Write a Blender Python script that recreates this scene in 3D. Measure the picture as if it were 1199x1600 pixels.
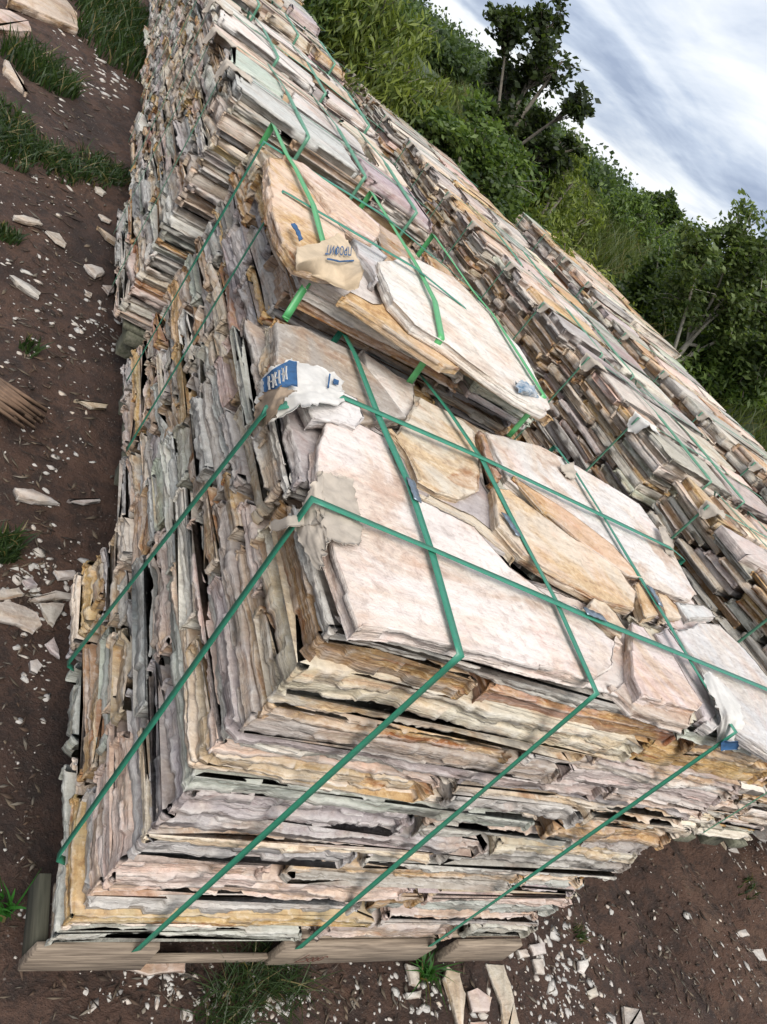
import bpy, math, random
import numpy as np
from mathutils import Vector, Matrix
from mathutils.geometry import delaunay_2d_cdt

for o in list(bpy.data.objects): bpy.data.objects.remove(o)
S = bpy.context.scene
COL = S.collection
rng = np.random.default_rng(11)
random.seed(5)

# ---------------------------------------------------------------- camera
CAM = np.array([-0.4859, -0.5391, 1.3603])
R = np.array([[0.7761249533, -0.3059513277, -0.5513835706],
              [-0.2381284883, 0.6674569700, -0.7055466081],
              [0.5838877289, 0.6788924644, 0.4451742826]])
F = 1181.2
cd = bpy.data.cameras.new('camera'); cam = bpy.data.objects.new('camera', cd); COL.objects.link(cam)
m4 = Matrix([[*R[0], CAM[0]], [*R[1], CAM[1]], [*R[2], CAM[2]], [0, 0, 0, 1]])
cam.matrix_world = m4
cd.sensor_fit = 'VERTICAL'; cd.sensor_height = 24.0; cd.lens = 24.0 * F / 1600.0
cd.clip_start = 0.02; cd.clip_end = 3000
S.camera = cam
S.render.resolution_x = 767; S.render.resolution_y = 1024

def ray(u, v):
    d = R @ np.array([(u - 600) / F, -(v - 800) / F, -1.0]); return d / np.linalg.norm(d)
def at(u, v, ax, val):
    d = ray(u, v); return CAM + d * (val - CAM[ax]) / d[ax]
def far(u, v, dist): return CAM + ray(u, v) * dist
def pr(P):
    q = (np.asarray(P, float) - CAM) @ R
    return np.stack([600 + F * q[..., 0] / -q[..., 2], 800 - F * q[..., 1] / -q[..., 2]], -1)

# ---------------------------------------------------------------- world and sun
SUN_EL, SUN_AZ = math.radians(52), math.radians(196)      # azimuth clockwise from +Y
w = bpy.data.worlds.new("World"); S.world = w; w.use_nodes = True
nt = w.node_tree; nt.nodes.clear()
def N(nt, t, **k):
    n = nt.nodes.new(t)
    for a, b in k.items(): setattr(n, a, b)
    return n
def L(nt, a, b): nt.links.new(a, b)
out = N(nt, 'ShaderNodeOutputWorld'); bg = N(nt, 'ShaderNodeBackground')
sky = N(nt, 'ShaderNodeTexSky', sky_type='NISHITA', sun_disc=False, sun_elevation=SUN_EL, sun_rotation=SUN_AZ)
sky.air_density = 1.0; sky.dust_density = 2.0
tc = N(nt, 'ShaderNodeTexCoord'); sp = N(nt, 'ShaderNodeSeparateXYZ'); L(nt, tc.outputs['Generated'], sp.inputs[0])
def M(nt, op, a, b=None, c=None, clamp=False):
    n = N(nt, 'ShaderNodeMath', operation=op, use_clamp=clamp)
    for i, x in enumerate((a, b, c)):
        if x is None: continue
        if isinstance(x, (int, float)): n.inputs[i].default_value = x
        else: L(nt, x, n.inputs[i])
    return n.outputs[0]
def mixc(nt, f, a, b, bt='MIX'):
    n = N(nt, 'ShaderNodeMix', data_type='RGBA', blend_type=bt)
    for i, x in ((0, f), (6, a), (7, b)):
        if isinstance(x, (int, float)): n.inputs[i].default_value = x
        elif isinstance(x, (tuple, list)): n.inputs[i].default_value = (*x[:3], 1)
        else: L(nt, x, n.inputs[i])
    return n.outputs[2]
def ramp(nt, f, stops):
    n = N(nt, 'ShaderNodeValToRGB'); e = n.color_ramp.elements
    while len(e) < len(stops): e.new(0.5)
    for el, (p, c) in zip(e, stops):
        el.position = p; el.color = (*c, 1) if isinstance(c, (tuple, list)) else (c, c, c, 1)
    L(nt, f, n.inputs[0]); return n.outputs[0]
def noise(nt, vec, scale, detail=4, rough=.55, dist=0):
    n = N(nt, 'ShaderNodeTexNoise'); n.inputs['Scale'].default_value = scale; n.inputs['Detail'].default_value = detail
    n.inputs['Roughness'].default_value = rough; n.inputs['Distortion'].default_value = dist
    if vec is not None: L(nt, vec, n.inputs['Vector'])
    return n.outputs['Fac']
def vmul(nt, vec, s, add=None):
    n = N(nt, 'ShaderNodeMapping'); n.inputs['Scale'].default_value = s
    if add: n.inputs['Location'].default_value = add
    L(nt, vec, n.inputs['Vector']); return n.outputs[0]
zz = M(nt, 'ADD', M(nt, 'MAXIMUM', sp.outputs[2], 0.0), 0.16)
cv = N(nt, 'ShaderNodeCombineXYZ'); L(nt, M(nt, 'DIVIDE', sp.outputs[0], zz), cv.inputs[0]); L(nt, M(nt, 'DIVIDE', sp.outputs[1], zz), cv.inputs[1])
n1 = noise(nt, vmul(nt, cv.outputs[0], (.9, .9, 1), (3.1, 1.7, 0)), 1.0, 6, .5, .6)
n2 = noise(nt, vmul(nt, cv.outputs[0], (1.6, .8, 1), (7.7, 2.2, 3)), 1.4, 5, .6, .3)
cl = M(nt, 'ADD', M(nt, 'MULTIPLY', n1, .65), M(nt, 'MULTIPLY', n2, .35))
cloud = ramp(nt, cl, [(.39, (.19, .225, .31)), (.455, (.29, .33, .41)), (.51, (.42, .45, .50)), (.58, (.55, .56, .58))])
skys = mixc(nt, 1.0, sky.outputs[0], (.10, .10, .10), 'MULTIPLY')
skyc = mixc(nt, .9, skys, cloud)
L(nt, skyc, bg.inputs[0]); bg.inputs[1].default_value = 1.3; L(nt, bg.outputs[0], out.inputs[0])

sl = bpy.data.lights.new('sun', 'SUN'); sl.energy = 2.5; sl.angle = math.radians(40); sl.color = (1, .96, .9)
so = bpy.data.objects.new('sun', sl); COL.objects.link(so)
sd = Vector((math.sin(SUN_AZ) * math.cos(SUN_EL), math.cos(SUN_AZ) * math.cos(SUN_EL), math.sin(SUN_EL)))
so.rotation_euler = sd.to_track_quat('Z', 'Y').to_euler(); so.location = (0, 0, 20)
S.view_settings.view_transform = 'Standard'; S.view_settings.look = 'None'
S.view_settings.gamma = 1; S.view_settings.exposure = 0.58

# ---------------------------------------------------------------- numpy noise
def _h(ix, iy, iz):
    n = (ix.astype(np.int64) * 374761393 + iy.astype(np.int64) * 668265263 + iz.astype(np.int64) * 2147483647 * 3 + 12345) & 0xffffffff
    n = ((n ^ (n >> 13)) * 1274126177) & 0xffffffff
    n = ((n ^ (n >> 16)) * 2246822519) & 0xffffffff
    return ((n ^ (n >> 15)) & 0xffffff) / float(0xffffff)
def vn(x, y, z):
    x, y, z = np.broadcast_arrays(np.asarray(x, float), np.asarray(y, float), np.asarray(z, float))
    ix, iy, iz = np.floor(x), np.floor(y), np.floor(z); fx, fy, fz = x - ix, y - iy, z - iz
    fx = fx * fx * (3 - 2 * fx); fy = fy * fy * (3 - 2 * fy); fz = fz * fz * (3 - 2 * fz)
    def g(a, b, c): return _h(ix + a, iy + b, iz + c)
    x00 = g(0,0,0) * (1 - fx) + g(1,0,0) * fx; x10 = g(0,1,0) * (1 - fx) + g(1,1,0) * fx
    x01 = g(0,0,1) * (1 - fx) + g(1,0,1) * fx; x11 = g(0,1,1) * (1 - fx) + g(1,1,1) * fx
    return (x00 * (1 - fy) + x10 * fy) * (1 - fz) + (x01 * (1 - fy) + x11 * fy) * fz
def fbm(x, y, z, o=3):
    s = 0; a = 1; t = 0
    for k in range(o):
        s = s + a * vn(x * 2**k + 17 * k, y * 2**k + 5 * k, z * 2**k + 9 * k); t += a; a *= .5
    return s / t

def _h1(a, b): return float(_h(np.array([int(a * 7)]), np.array([int(b * 13)]), np.array([5]))[0])
def vl(a, b):
    """angular (linearly interpolated) noise along an edge"""
    a = np.asarray(a, float); b = np.asarray(b, float) + a * 0
    ia, ib = np.floor(a), np.floor(b); fa, fb = a - ia, b - ib; z = ia * 0 + 7
    return (_h(ia, ib, z) * (1 - fa) + _h(ia + 1, ib, z) * fa) * (1 - fb) + (_h(ia, ib + 1, z) * (1 - fa) + _h(ia + 1, ib + 1, z) * fa) * fb

# ---------------------------------------------------------------- mesh building
def make_mesh(name, V, quads=None, tris=None, ngons=None, mat=None, attrs=None, smooth=False):
    me = bpy.data.meshes.new(name)
    V = np.asarray(V, np.float32); me.vertices.add(len(V)); me.vertices.foreach_set('co', V.ravel())
    loops = []; tot = []
    if quads is not None and len(quads): q = np.asarray(quads, np.int32); loops.append(q.ravel()); tot.append(np.full(len(q), 4))
    if tris is not None and len(tris): q = np.asarray(tris, np.int32); loops.append(q.ravel()); tot.append(np.full(len(q), 3))
    for g in (ngons or []): loops.append(np.asarray(g, np.int32)); tot.append(np.array([len(g)]))
    loops = np.concatenate(loops); tot = np.concatenate(tot).astype(np.int32)
    st = np.concatenate([[0], np.cumsum(tot)[:-1]]).astype(np.int32)
    me.loops.add(len(loops)); me.loops.foreach_set('vertex_index', loops.astype(np.int32))
    me.polygons.add(len(tot)); me.polygons.foreach_set('loop_start', st); me.polygons.foreach_set('loop_total', tot)
    if smooth: me.polygons.foreach_set('use_smooth', np.ones(len(tot), bool))
    for k, a in (attrs or {}).items():
        at_ = me.attributes.new(k, 'FLOAT_COLOR', 'POINT'); at_.data.foreach_set('color', np.asarray(a, np.float32).ravel())
    me.update(calc_edges=True); me.validate()
    if mat: me.materials.append(mat)
    return me
class MB:
    def __init__(s): s.V = []; s.Q = []; s.T = []; s.G = []; s.A = []; s.n = 0
    def add(s, V, quads=None, tris=None, ngons=None, col=None):
        V = np.asarray(V, float); s.V.append(V)
        if quads is not None and len(quads): s.Q.append(np.asarray(quads) + s.n)
        if tris is not None and len(tris): s.T.append(np.asarray(tris) + s.n)
        for g in (ngons or []): s.G.append(np.asarray(g) + s.n)
        if col is not None:
            c = np.asarray(col, float); s.A.append(np.tile(c, (len(V), 1)) if c.ndim == 1 else c)
        s.n += len(V)
    def mesh(s, name, mat, smooth=False, origin=None):
        V = np.concatenate(s.V)
        if origin is not None: V = V - np.asarray(origin)
        return make_mesh(name, V, np.concatenate(s.Q) if s.Q else None, np.concatenate(s.T) if s.T else None, s.G, mat,
                         {'tint': np.concatenate(s.A)} if s.A else None, smooth)
def link(name, me, loc=(0, 0, 0), parent=None, label=None, cat=None, group=None, kind=None):
    o = bpy.data.objects.new(name, me); COL.objects.link(o); o.location = loc
    if parent is not None: o.parent = parent
    if label: o['label'] = label
    if cat: o['category'] = cat
    if group: o['group'] = group
    if kind: o['kind'] = kind
    return o
def box(mb, lo, hi, jit=0, col=None, rot=0, taper=None):
    lo = np.array(lo, float); hi = np.array(hi, float); c = (lo + hi) / 2
    V = np.array([[lo[0], lo[1], lo[2]], [hi[0], lo[1], lo[2]], [hi[0], hi[1], lo[2]], [lo[0], hi[1], lo[2]],
                  [lo[0], lo[1], hi[2]], [hi[0], lo[1], hi[2]], [hi[0], hi[1], hi[2]], [lo[0], hi[1], hi[2]]])
    if jit: V += rng.normal(0, jit, V.shape)
    if rot:
        a = math.cos(rot), math.sin(rot); d = V - c
        V = np.stack([c[0] + d[:, 0] * a[0] - d[:, 1] * a[1], c[1] + d[:, 0] * a[1] + d[:, 1] * a[0], V[:, 2]], 1)
    mb.add(V, [[0,3,2,1],[4,5,6,7],[0,1,5,4],[1,2,6,5],[2,3,7,6],[3,0,4,7]], col=col)

# ---------------------------------------------------------------- materials
def new_mat(name):
    m = bpy.data.materials.new(name); m.use_nodes = True; nt = m.node_tree
    b = nt.nodes['Principled BSDF']; b.inputs['Roughness'].default_value = .85
    return m, nt, b
def bump(nt, b, h, strength, dist):
    n = N(nt, 'ShaderNodeBump'); n.inputs['Strength'].default_value = strength; n.inputs['Distance'].default_value = dist
    L(nt, h, n.inputs['Height']); L(nt, n.outputs[0], b.inputs['Normal'])
def stone_material():
    m, nt, b = new_mat('flagstone')
    a = N(nt, 'ShaderNodeAttribute', attribute_name='tint'); tc = N(nt, 'ShaderNodeTexCoord'); P = tc.outputs['Object']
    off = N(nt, 'ShaderNodeVectorMath', operation='MULTIPLY_ADD'); L(nt, a.outputs['Color'], off.inputs[0])
    off.inputs[1].default_value = (37, 51, 23); L(nt, P, off.inputs[2]); Q = off.outputs[0]
    lam = noise(nt, vmul(nt, Q, (3.2, 3.2, 75)), 1.0, 5, .6, .4)      # bedding lines on the edges
    lam2 = noise(nt, vmul(nt, Q, (11, 11, 260)), 1.0, 4, .6, .2)
    pat = noise(nt, vmul(nt, Q, (6, 6, 20)), 1.0, 6, .62, 1.0)
    fine = noise(nt, Q, 150, 5, .75); grain = noise(nt, vmul(nt, Q, (55, 55, 190)), 1.0, 5, .7, .3)
    st = N(nt, 'ShaderNodeMapping'); st.inputs['Scale'].default_value = (9, 60, 20); st.inputs['Rotation'].default_value = (0, 0, 1.05)
    L(nt, Q, st.inputs['Vector']); streak = noise(nt, st.outputs[0], 1.0, 6, .68, .3)
    pat2 = noise(nt, vmul(nt, Q, (4, 4, 14)), 1.0, 5, .6, 1.2)
    pat3 = noise(nt, vmul(nt, Q, (7, 7, 34), (15, 9, 4)), 1.0, 5, .62, .8)
    T_ = mixc(nt, 1.0, a.outputs['Color'], (1.14, 1.12, 1.09), 'MULTIPLY')
    def mul(c): return mixc(nt, 1.0, T_, c, 'MULTIPLY')
    pale = mixc(nt, .35, mul((1.3, 1.3, 1.28)), (.66, .62, .57)); grey = mixc(nt, .6, mul((.72, .70, .69)), (.24, .235, .23))
    ge = N(nt, 'ShaderNodeNewGeometry'); sn = N(nt, 'ShaderNodeSeparateXYZ'); L(nt, ge.outputs['Normal'], sn.inputs[0])
    side = M(nt, 'SUBTRACT', 1.0, M(nt, 'MULTIPLY', M(nt, 'POWER', M(nt, 'ABSOLUTE', sn.outputs[2]), 3.0), .85))     # bedding lines show on broken edges, not on cleavage faces
    c = mixc(nt, M(nt, 'ADD', M(nt, 'MULTIPLY', ramp(nt, lam, [(.42, 0), (.60, 1)]), side), M(nt, 'MULTIPLY', M(nt, 'SUBTRACT', 1.0, side), .5)), T_, pale)
    c = mixc(nt, M(nt, 'MULTIPLY', ramp(nt, pat, [(.50, 0), (.62, 1)]), .2), c, grey)
    c = mixc(nt, M(nt, 'MULTIPLY', ramp(nt, pat3, [(.52, 0), (.64, 1)]), .34), c, mul((1.10, .80, .70)))
    och = M(nt, 'MULTIPLY', ramp(nt, pat2, [(.46, 0), (.58, 1)]), a.outputs['Alpha'])
    c = mixc(nt, M(nt, 'MULTIPLY', och, .85), c, mixc(nt, ramp(nt, grain, [(.4, 0), (.6, 1)]), (.42, .225, .07), (.60, .39, .16)))
    rust = M(nt, 'MULTIPLY', M(nt, 'MULTIPLY', ramp(nt, lam, [(.50, 0), (.56, 1)]), ramp(nt, pat, [(.50, 1), (.56, 0)])), M(nt, 'MULTIPLY', ramp(nt, pat2, [(.50, 0), (.57, 1)]), a.outputs['Alpha']))
    c = mixc(nt, rust, c, (.30, .115, .035))
    dk = mixc(nt, 1.0, c, (.50, .45, .42), 'MULTIPLY'); lt = mixc(nt, .55, mixc(nt, 1.0, c, (1.35, 1.35, 1.35), 'MULTIPLY'), (.68, .65, .60))
    c2 = mixc(nt, M(nt, 'MULTIPLY', ramp(nt, streak, [(.36, 1), (.50, 0)]), .3), c, dk)
    c2 = mixc(nt, M(nt, 'MULTIPLY', ramp(nt, streak, [(.54, 0), (.66, 1)]), .35), c2, lt)
    c2 = mixc(nt, M(nt, 'MULTIPLY', ramp(nt, grain, [(.34, 1), (.47, 0)]), .45), c2, dk)
    c2 = mixc(nt, M(nt, 'MULTIPLY', ramp(nt, grain, [(.55, 0), (.66, 1)]), .45), c2, lt)
    c2 = mixc(nt, M(nt, 'MULTIPLY', M(nt, 'MULTIPLY', ramp(nt, lam2, [(.38, 1), (.45, 0)]), .55), side), c2, (.14, .105, .08))
    geo = N(nt, 'ShaderNodeNewGeometry'); c2 = mixc(nt, M(nt, 'MULTIPLY', ramp(nt, geo.outputs['Pointiness'], [(.515, 0), (.60, 1)]), .55), c2, (.70, .67, .62))
    L(nt, c2, b.inputs['Base Color'])
    h = M(nt, 'ADD', M(nt, 'MULTIPLY', lam2, .9), M(nt, 'ADD', M(nt, 'MULTIPLY', lam, 1.0), M(nt, 'ADD', M(nt, 'ADD', M(nt, 'MULTIPLY', fine, .25), M(nt, 'MULTIPLY', grain, .8)), M(nt, 'MULTIPLY', streak, .35))))
    bump(nt, b, h, .9, .006)
    b.inputs['Roughness'].default_value = .8; b.inputs['Specular IOR Level'].default_value = .35
    return m
STONE = stone_material()
def flat_mat(name, col, rough=.8, nscale=30, namp=.35, bs=.3, bd=.002, stretch=(1, 1, 1), dark=None, spec=.5):
    m, nt, b = new_mat(name); tc = N(nt, 'ShaderNodeTexCoord')
    v = noise(nt, vmul(nt, tc.outputs['Object'], stretch), nscale, 5, .6, .3)
    dk = dark or tuple(x * (1 - namp) for x in col)
    L(nt, mixc(nt, ramp(nt, v, [(.32, 0), (.68, 1)]), dk, col), b.inputs['Base Color'])
    b.inputs['Roughness'].default_value = rough; b.inputs['Specular IOR Level'].default_value = spec
    if bs: bump(nt, b, v, bs, bd)
    return m
STRAP = flat_mat('green_strap', (.035, .225, .14), .36, 90, .22, .15, .0006)
STRAPB = flat_mat('bright_green_strap', (.09, .38, .13), .35, 90, .2, .15, .0006)
STRAPF = flat_mat('pale_green_strap', (.12, .30, .19), .4, 90, .3, .15, .0006)
SEAL = flat_mat('seal_metal', (.30, .36, .42), .35, 120, .5, .6, .002, (1, 1, 1)); SEAL.node_tree.nodes['Principled BSDF'].inputs['Metallic'].default_value = .7
SACK = flat_mat('sack_fabric', (.50, .43, .35), .9, 26, .35, .5, .004)
SACKW = flat_mat('sack_white', (.66, .63, .58), .85, 26, .25, .5, .004)
BLUE = flat_mat('blue_print', (.03, .11, .25), .8, 60, .5, 0, 0)
INK = flat_mat('brown_ink', (.12, .035, .02), .8, 60, .3, 0, 0)
WOOD = flat_mat('old_wood', (.36, .285, .21), .85, 1.0, .6, .8, .004, (9, 130, 130), (.12, .09, .065))
WOOD_SHADED = flat_mat('shaded_wood', (.085, .08, .055), .9, 1.0, .5, .6, .003, (90, 6, 90), (.035, .035, .022))  # darker copy of the pallet wood; the side board's shade is painted into the colour
WOODG = flat_mat('mossy_wood', (.20, .19, .14), .9, 1.0, .5, .6, .003, (90, 6, 90), (.07, .075, .045))

def leaf_material(name):
    m, nt, b = new_mat(name); a = N(nt, 'ShaderNodeAttribute', attribute_name='tint')
    L(nt, a.outputs['Color'], b.inputs['Base Color']); b.inputs['Roughness'].default_value = .5
    tr = N(nt, 'ShaderNodeBsdfTranslucent'); hs = mixc(nt, 1.0, a.outputs['Color'], (1.5, 1.5, .7), 'MULTIPLY'); L(nt, hs, tr.inputs[0])
    mx = N(nt, 'ShaderNodeMixShader'); mx.inputs[0].default_value = .45
    L(nt, b.outputs[0], mx.inputs[1]); L(nt, tr.outputs[0], mx.inputs[2]); L(nt, mx.outputs[0], nt.nodes['Material Output'].inputs[0])
    return m
LEAF = leaf_material('leaves')
BARK = flat_mat('bark', (.22, .19, .15), .9, 40, .55, .5, .01)

# ---------------------------------------------------------------- terrain
def sm(a, b, x):
    t = np.clip((x - a) / (b - a), 0, 1); return t * t * (3 - 2 * t)
def gz(x, y, detail=True):
    x = np.asarray(x, float); y = np.asarray(y, float)
    z = -.14 + .15 * sm(.75, 1.6, y) + .13 * sm(1.5, 3.5, y) + .15 * sm(3.5, 9, y)
    z = z - .03 * sm(1.2, 2.2, x) * sm(1.5, 0, y)
    z = z + .75 * sm(3.7, 6.0, x) - .5 * sm(8, 16, x) + .1 * sm(9, 18, y)
    d = np.hypot(x, y)
    z = z + 10 * sm(40, 220, d) * fbm(x / 60, y / 60, 1.3, 3) * sm(-30, 60, x + y * .4)
    if detail:
        near = np.exp(-np.maximum(d - 8, 0) / 10)
        z = z + near * (.045 * (fbm(x * 2.2, y * 2.2, .3, 3) - .5) + .035 * (fbm(x * 9, y * 9, 4.3, 4) - .5) + .014 * (vn(x * 34, y * 34, 2.1) - .5))
        q = x + .38 * y - 2.13 + .025 * np.sin(y * 6)       # wheel ruts on the right
        for o_, wd, dp in ((0, .05, .05), (.2, .04, .04), (.58, .07, .06), (.95, .08, .05), (-.35, .05, .025)):
            z = z - dp * np.exp(-((q - o_) / wd) ** 2) * sm(1.0, 1.35, x) * sm(1.2, .3, y) * (x < 3.6)
            z = z + dp * .6 * np.exp(-((q - o_ - .14) / .05) ** 2) * sm(1.0, 1.35, x) * sm(1.2, .3, y) * (x < 3.6)
    return z
def axis(lo, a, b, hi, step, nfar):
    f = np.arange(a, b, step); k = np.linspace(0, 1, nfar) ** 3
    left = a - (a - lo) * k[1:][::-1]; right = b + (hi - b) * k
    return np.concatenate([left, f, right])
xs = axis(-500, -1.8, 4.6, 600, .022, 60); ys = axis(-300, -1.2, 7.5, 900, .028, 70)
X, Y = np.meshgrid(xs, ys); Z = gz(X, Y)
nx, ny = len(xs), len(ys); idx = np.arange(nx * ny).reshape(ny, nx)
quads = np.stack([idx[:-1, :-1], idx[:-1, 1:], idx[1:, 1:], idx[1:, :-1]], -1).reshape(-1, 4)
veg = np.clip(sm(3.7, 4.3, X) + sm(7.0, 9.5, Y + .5 * (fbm(X, Y, 1, 3) - .5)), 0, 1)
gm, gnt, gb = new_mat('dirt')
tc_ = N(gnt, 'ShaderNodeTexCoord'); P_ = tc_.outputs['Object']; ga = N(gnt, 'ShaderNodeAttribute', attribute_name='tint')
g1 = noise(gnt, P_, 2.2, 6, .6, .5); g2 = noise(gnt, P_, 17, 8, .75); g3 = noise(gnt, P_, 120, 4, .7)
gc = ramp(gnt, g1, [(.30, (.030, .016, .011)), (.48, (.082, .043, .028)), (.62, (.12, .064, .041)), (.75, (.15, .092, .06))])
gc = mixc(gnt, M(gnt, 'MULTIPLY', ramp(gnt, g2, [(.40, 1), (.54, 0)]), .75), gc, (.026, .017, .013))
gc = mixc(gnt, M(gnt, 'MULTIPLY', ramp(gnt, g3, [(.60, 0), (.68, 1)]), .5), gc, (.19, .155, .125))
vor = N(gnt, 'ShaderNodeTexVoronoi'); vor.inputs['Scale'].default_value = 70; L(gnt, P_, vor.inputs['Vector'])
spk = M(gnt, 'MULTIPLY', ramp(gnt, vor.outputs['Distance'], [(.10, 1), (.2, 0)]), ramp(gnt, noise(gnt, P_, 9, 3), [(.52, 0), (.6, 1)]))
gc = mixc(gnt, M(gnt, 'MULTIPLY', spk, .8), gc, (.36, .31, .27))
gg = ramp(gnt, g2, [(.3, (.02, .032, .010)), (.7, (.06, .085, .022))])
sepg = N(gnt, 'ShaderNodeSeparateColor'); L(gnt, ga.outputs['Color'], sepg.inputs[0])
L(gnt, mixc(gnt, sepg.outputs[0], gc, gg), gb.inputs['Base Color'])
bump(gnt, gb, M(gnt, 'ADD', g2, M(gnt, 'MULTIPLY', g3, .35)), 1.0, .03); gb.inputs['Roughness'].default_value = .72
link('ground', make_mesh('ground', np.stack([X, Y, Z], -1).reshape(-1, 3), quads, mat=gm, smooth=True,
     attrs={'tint': np.stack([veg, veg, veg, np.ones_like(veg)], -1).reshape(-1, 4)}), kind='structure')

# ---------------------------------------------------------------- slabs
PAL = [  # colour name, base colour, stain amount, weight
    ('pale grey', (.47, .445, .41), .15, 22), ('cream', (.54, .465, .365), .45, 17), ('grey', (.27, .26, .245), .08, 15), ('pinkish', (.47, .365, .315), .3, 15),
    ('greenish grey', (.34, .36, .315), .05, 9), ('ochre', (.46, .31, .13), 1.0, 9), ('tan', (.38, .28, .18), .8, 11), ('lilac grey', (.35, .315, .305), .05, 7), ('rust brown', (.30, .14, .055), 1.0, 5)]
PW = np.array([p[3] for p in PAL], float); PW /= PW.sum()
def pick(r, warm=0): return PAL[r.choice(len(PAL), p=PW)]
def refine(poly, ds_list):
    pts = []; n = len(poly)
    for i in range(n):
        a = np.array(poly[i], float); b = np.array(poly[(i + 1) % n], float)
        k = max(1, int(round(np.linalg.norm(b - a) / ds_list[i])))
        for j in range(k): pts.append(a + (b - a) * j / k)
    return np.array(pts)
def slab_geo(poly, z, h, ds, nr, seed, amp=1.0, cols=None, tilt=(0, 0), cdt=False, wav=None, relief=.0025):
    """one flagstone: ragged broken edge with bedding steps; displacement only goes inwards from the outline"""
    n0 = len(poly)
    dl = ds if isinstance(ds, (list, tuple, np.ndarray)) else [ds] * n0
    P = refine(poly, dl); n = len(P)
    W = max(1, int(.012 / min(dl)))
    E_ = np.roll(P, -1, 0) - P; E_ /= np.linalg.norm(E_, axis=1, keepdims=True) + 1e-9; N0 = np.stack([E_[:, 1], -E_[:, 0]], 1)
    seg = np.linalg.norm(np.roll(P, -1, 0) - P, axis=1); uu = np.concatenate([[0], np.cumsum(seg)]); per = uu[-1]; mid_ = (uu[:-1] + uu[1:]) / 2
    D = np.abs(uu[:-1, None] - mid_[None]); D = np.minimum(D, per - D); Wt = np.maximum(0, 1 - D / .026) * seg[None]
    Nn = (Wt @ N0) / (Wt.sum(1, keepdims=True) + 1e-9)            # outward; a little shorter at corners, which keeps them crisp
    Nn = Nn / np.maximum(np.linalg.norm(Nn, axis=1, keepdims=True), .2) ** .8
    sx, sy, sz = seed * 1.37 % 91, seed * 2.11 % 83, seed * .73 % 77
    x, y = P[:, 0], P[:, 1]; u = np.concatenate([[0], np.cumsum(np.linalg.norm(np.diff(P, axis=0), axis=1))])
    r = np.random.default_rng(int(seed * 7919) % 2**31)
    nl = int(np.clip(nr // 3 + r.integers(-1, 2), 1, 4))
    cuts = np.sort(r.uniform(.1, .92, nl)); ts = [0, .05, .95, 1.]
    for c in cuts: ts += [c - .012, c + .012]
    if nr > 6: ts += list(r.uniform(.1, .9, 3))
    t = np.unique(np.clip(np.array(ts), 0, 1)); t = np.sort(t); lam = np.searchsorted(cuts, t); V = []; nr = len(t)
    low = amp * (.018 * vl(u * 6 + sx, sz) + .007 * vl(u * 20 + sy, sz + 4))
    slope = .013 * (vl(u * 6 + sy, sz + 9) - .35) * (1 if r.random() < .7 else -1); base_k = r.uniform(0, .007, nl + 2)
    fade = np.clip((per - u) / .04, 0, 1)
    for j in range(nr):
        k = lam[j]; f1 = 7 + 17 * _h1(k + sz, 3.1)
        cell = _h(np.floor(u * f1 + k * 3.3 + sx), np.full(n, k), np.full(n, int(seed))) ** 1.5 * .011 + vl(u * 36 + k * 9.1 + sx, k * 2.7 + sz) * .0045
        fine = .0042 * vl(u * 95 + sx, t[j] * h * 90 + sz) + .0022 * vl(u * 260, t[j] * h * 330 + sz)
        edge = .006 * max(0, 1 - min(t[j], 1 - t[j]) * 14) * (.2 + vl(u * 60 + sy, j + sz))
        o = low + amp * (cell + base_k[k] + (fine if 0 < j < nr - 1 else .004) + slope * (t[j] - .5)) + edge * min(1, amp)
        o = np.maximum(o, 0); o = o * fade + o[0] * (1 - fade)
        p = P - Nn * o[:, None]
        zz = z + h * t[j] + (x - x.mean()) * tilt[0] + (y - y.mean()) * tilt[1] + (wav(p[:, 0], p[:, 1], z + h * t[j]) if wav else 0)
        zz = zz + .0035 * (vl(u * 20 + sy, sz + 2) - .5) * (4 * t[j] * (1 - t[j]) if j in (0, nr - 1) else 1)
        V.append(np.column_stack([p, np.broadcast_to(zz, (n,))]))
    V = np.concatenate(V); i = np.arange(n); i2 = (i + 1) % n
    q = np.concatenate([np.stack([j * n + i, j * n + i2, (j + 1) * n + i2, (j + 1) * n + i], 1) for j in range(nr - 1)])
    tris = None; ng = [np.arange(n)[::-1]]
    if cdt:
        base = V[(nr - 1) * n:].copy(); mn, mx = base[:, :2].min(0), base[:, :2].max(0); st = .009
        gx, gy = np.meshgrid(np.arange(mn[0], mx[0], st), np.arange(mn[1], mx[1], st)); g = np.stack([gx.ravel(), gy.ravel()], 1)
        g += r.uniform(-.3, .3, g.shape) * st
        inside = np.zeros(len(g), bool); bx, by = base[:, 0], base[:, 1]; jx, jy = np.roll(bx, -1), np.roll(by, -1)
        for a_, b_, c_, d_ in zip(bx, by, jx, jy):
            cnd = ((b_ > g[:, 1]) != (d_ > g[:, 1])) & (g[:, 0] < (c_ - a_) * (g[:, 1] - b_) / (d_ - b_ + 1e-12) + a_); inside ^= cnd
        g = g[inside]
        vs = [Vector(b[:2]) for b in base] + [Vector(k) for k in g]
        res = delaunay_2d_cdt(vs, [], [list(range(n))], 1, 1e-7)
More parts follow.
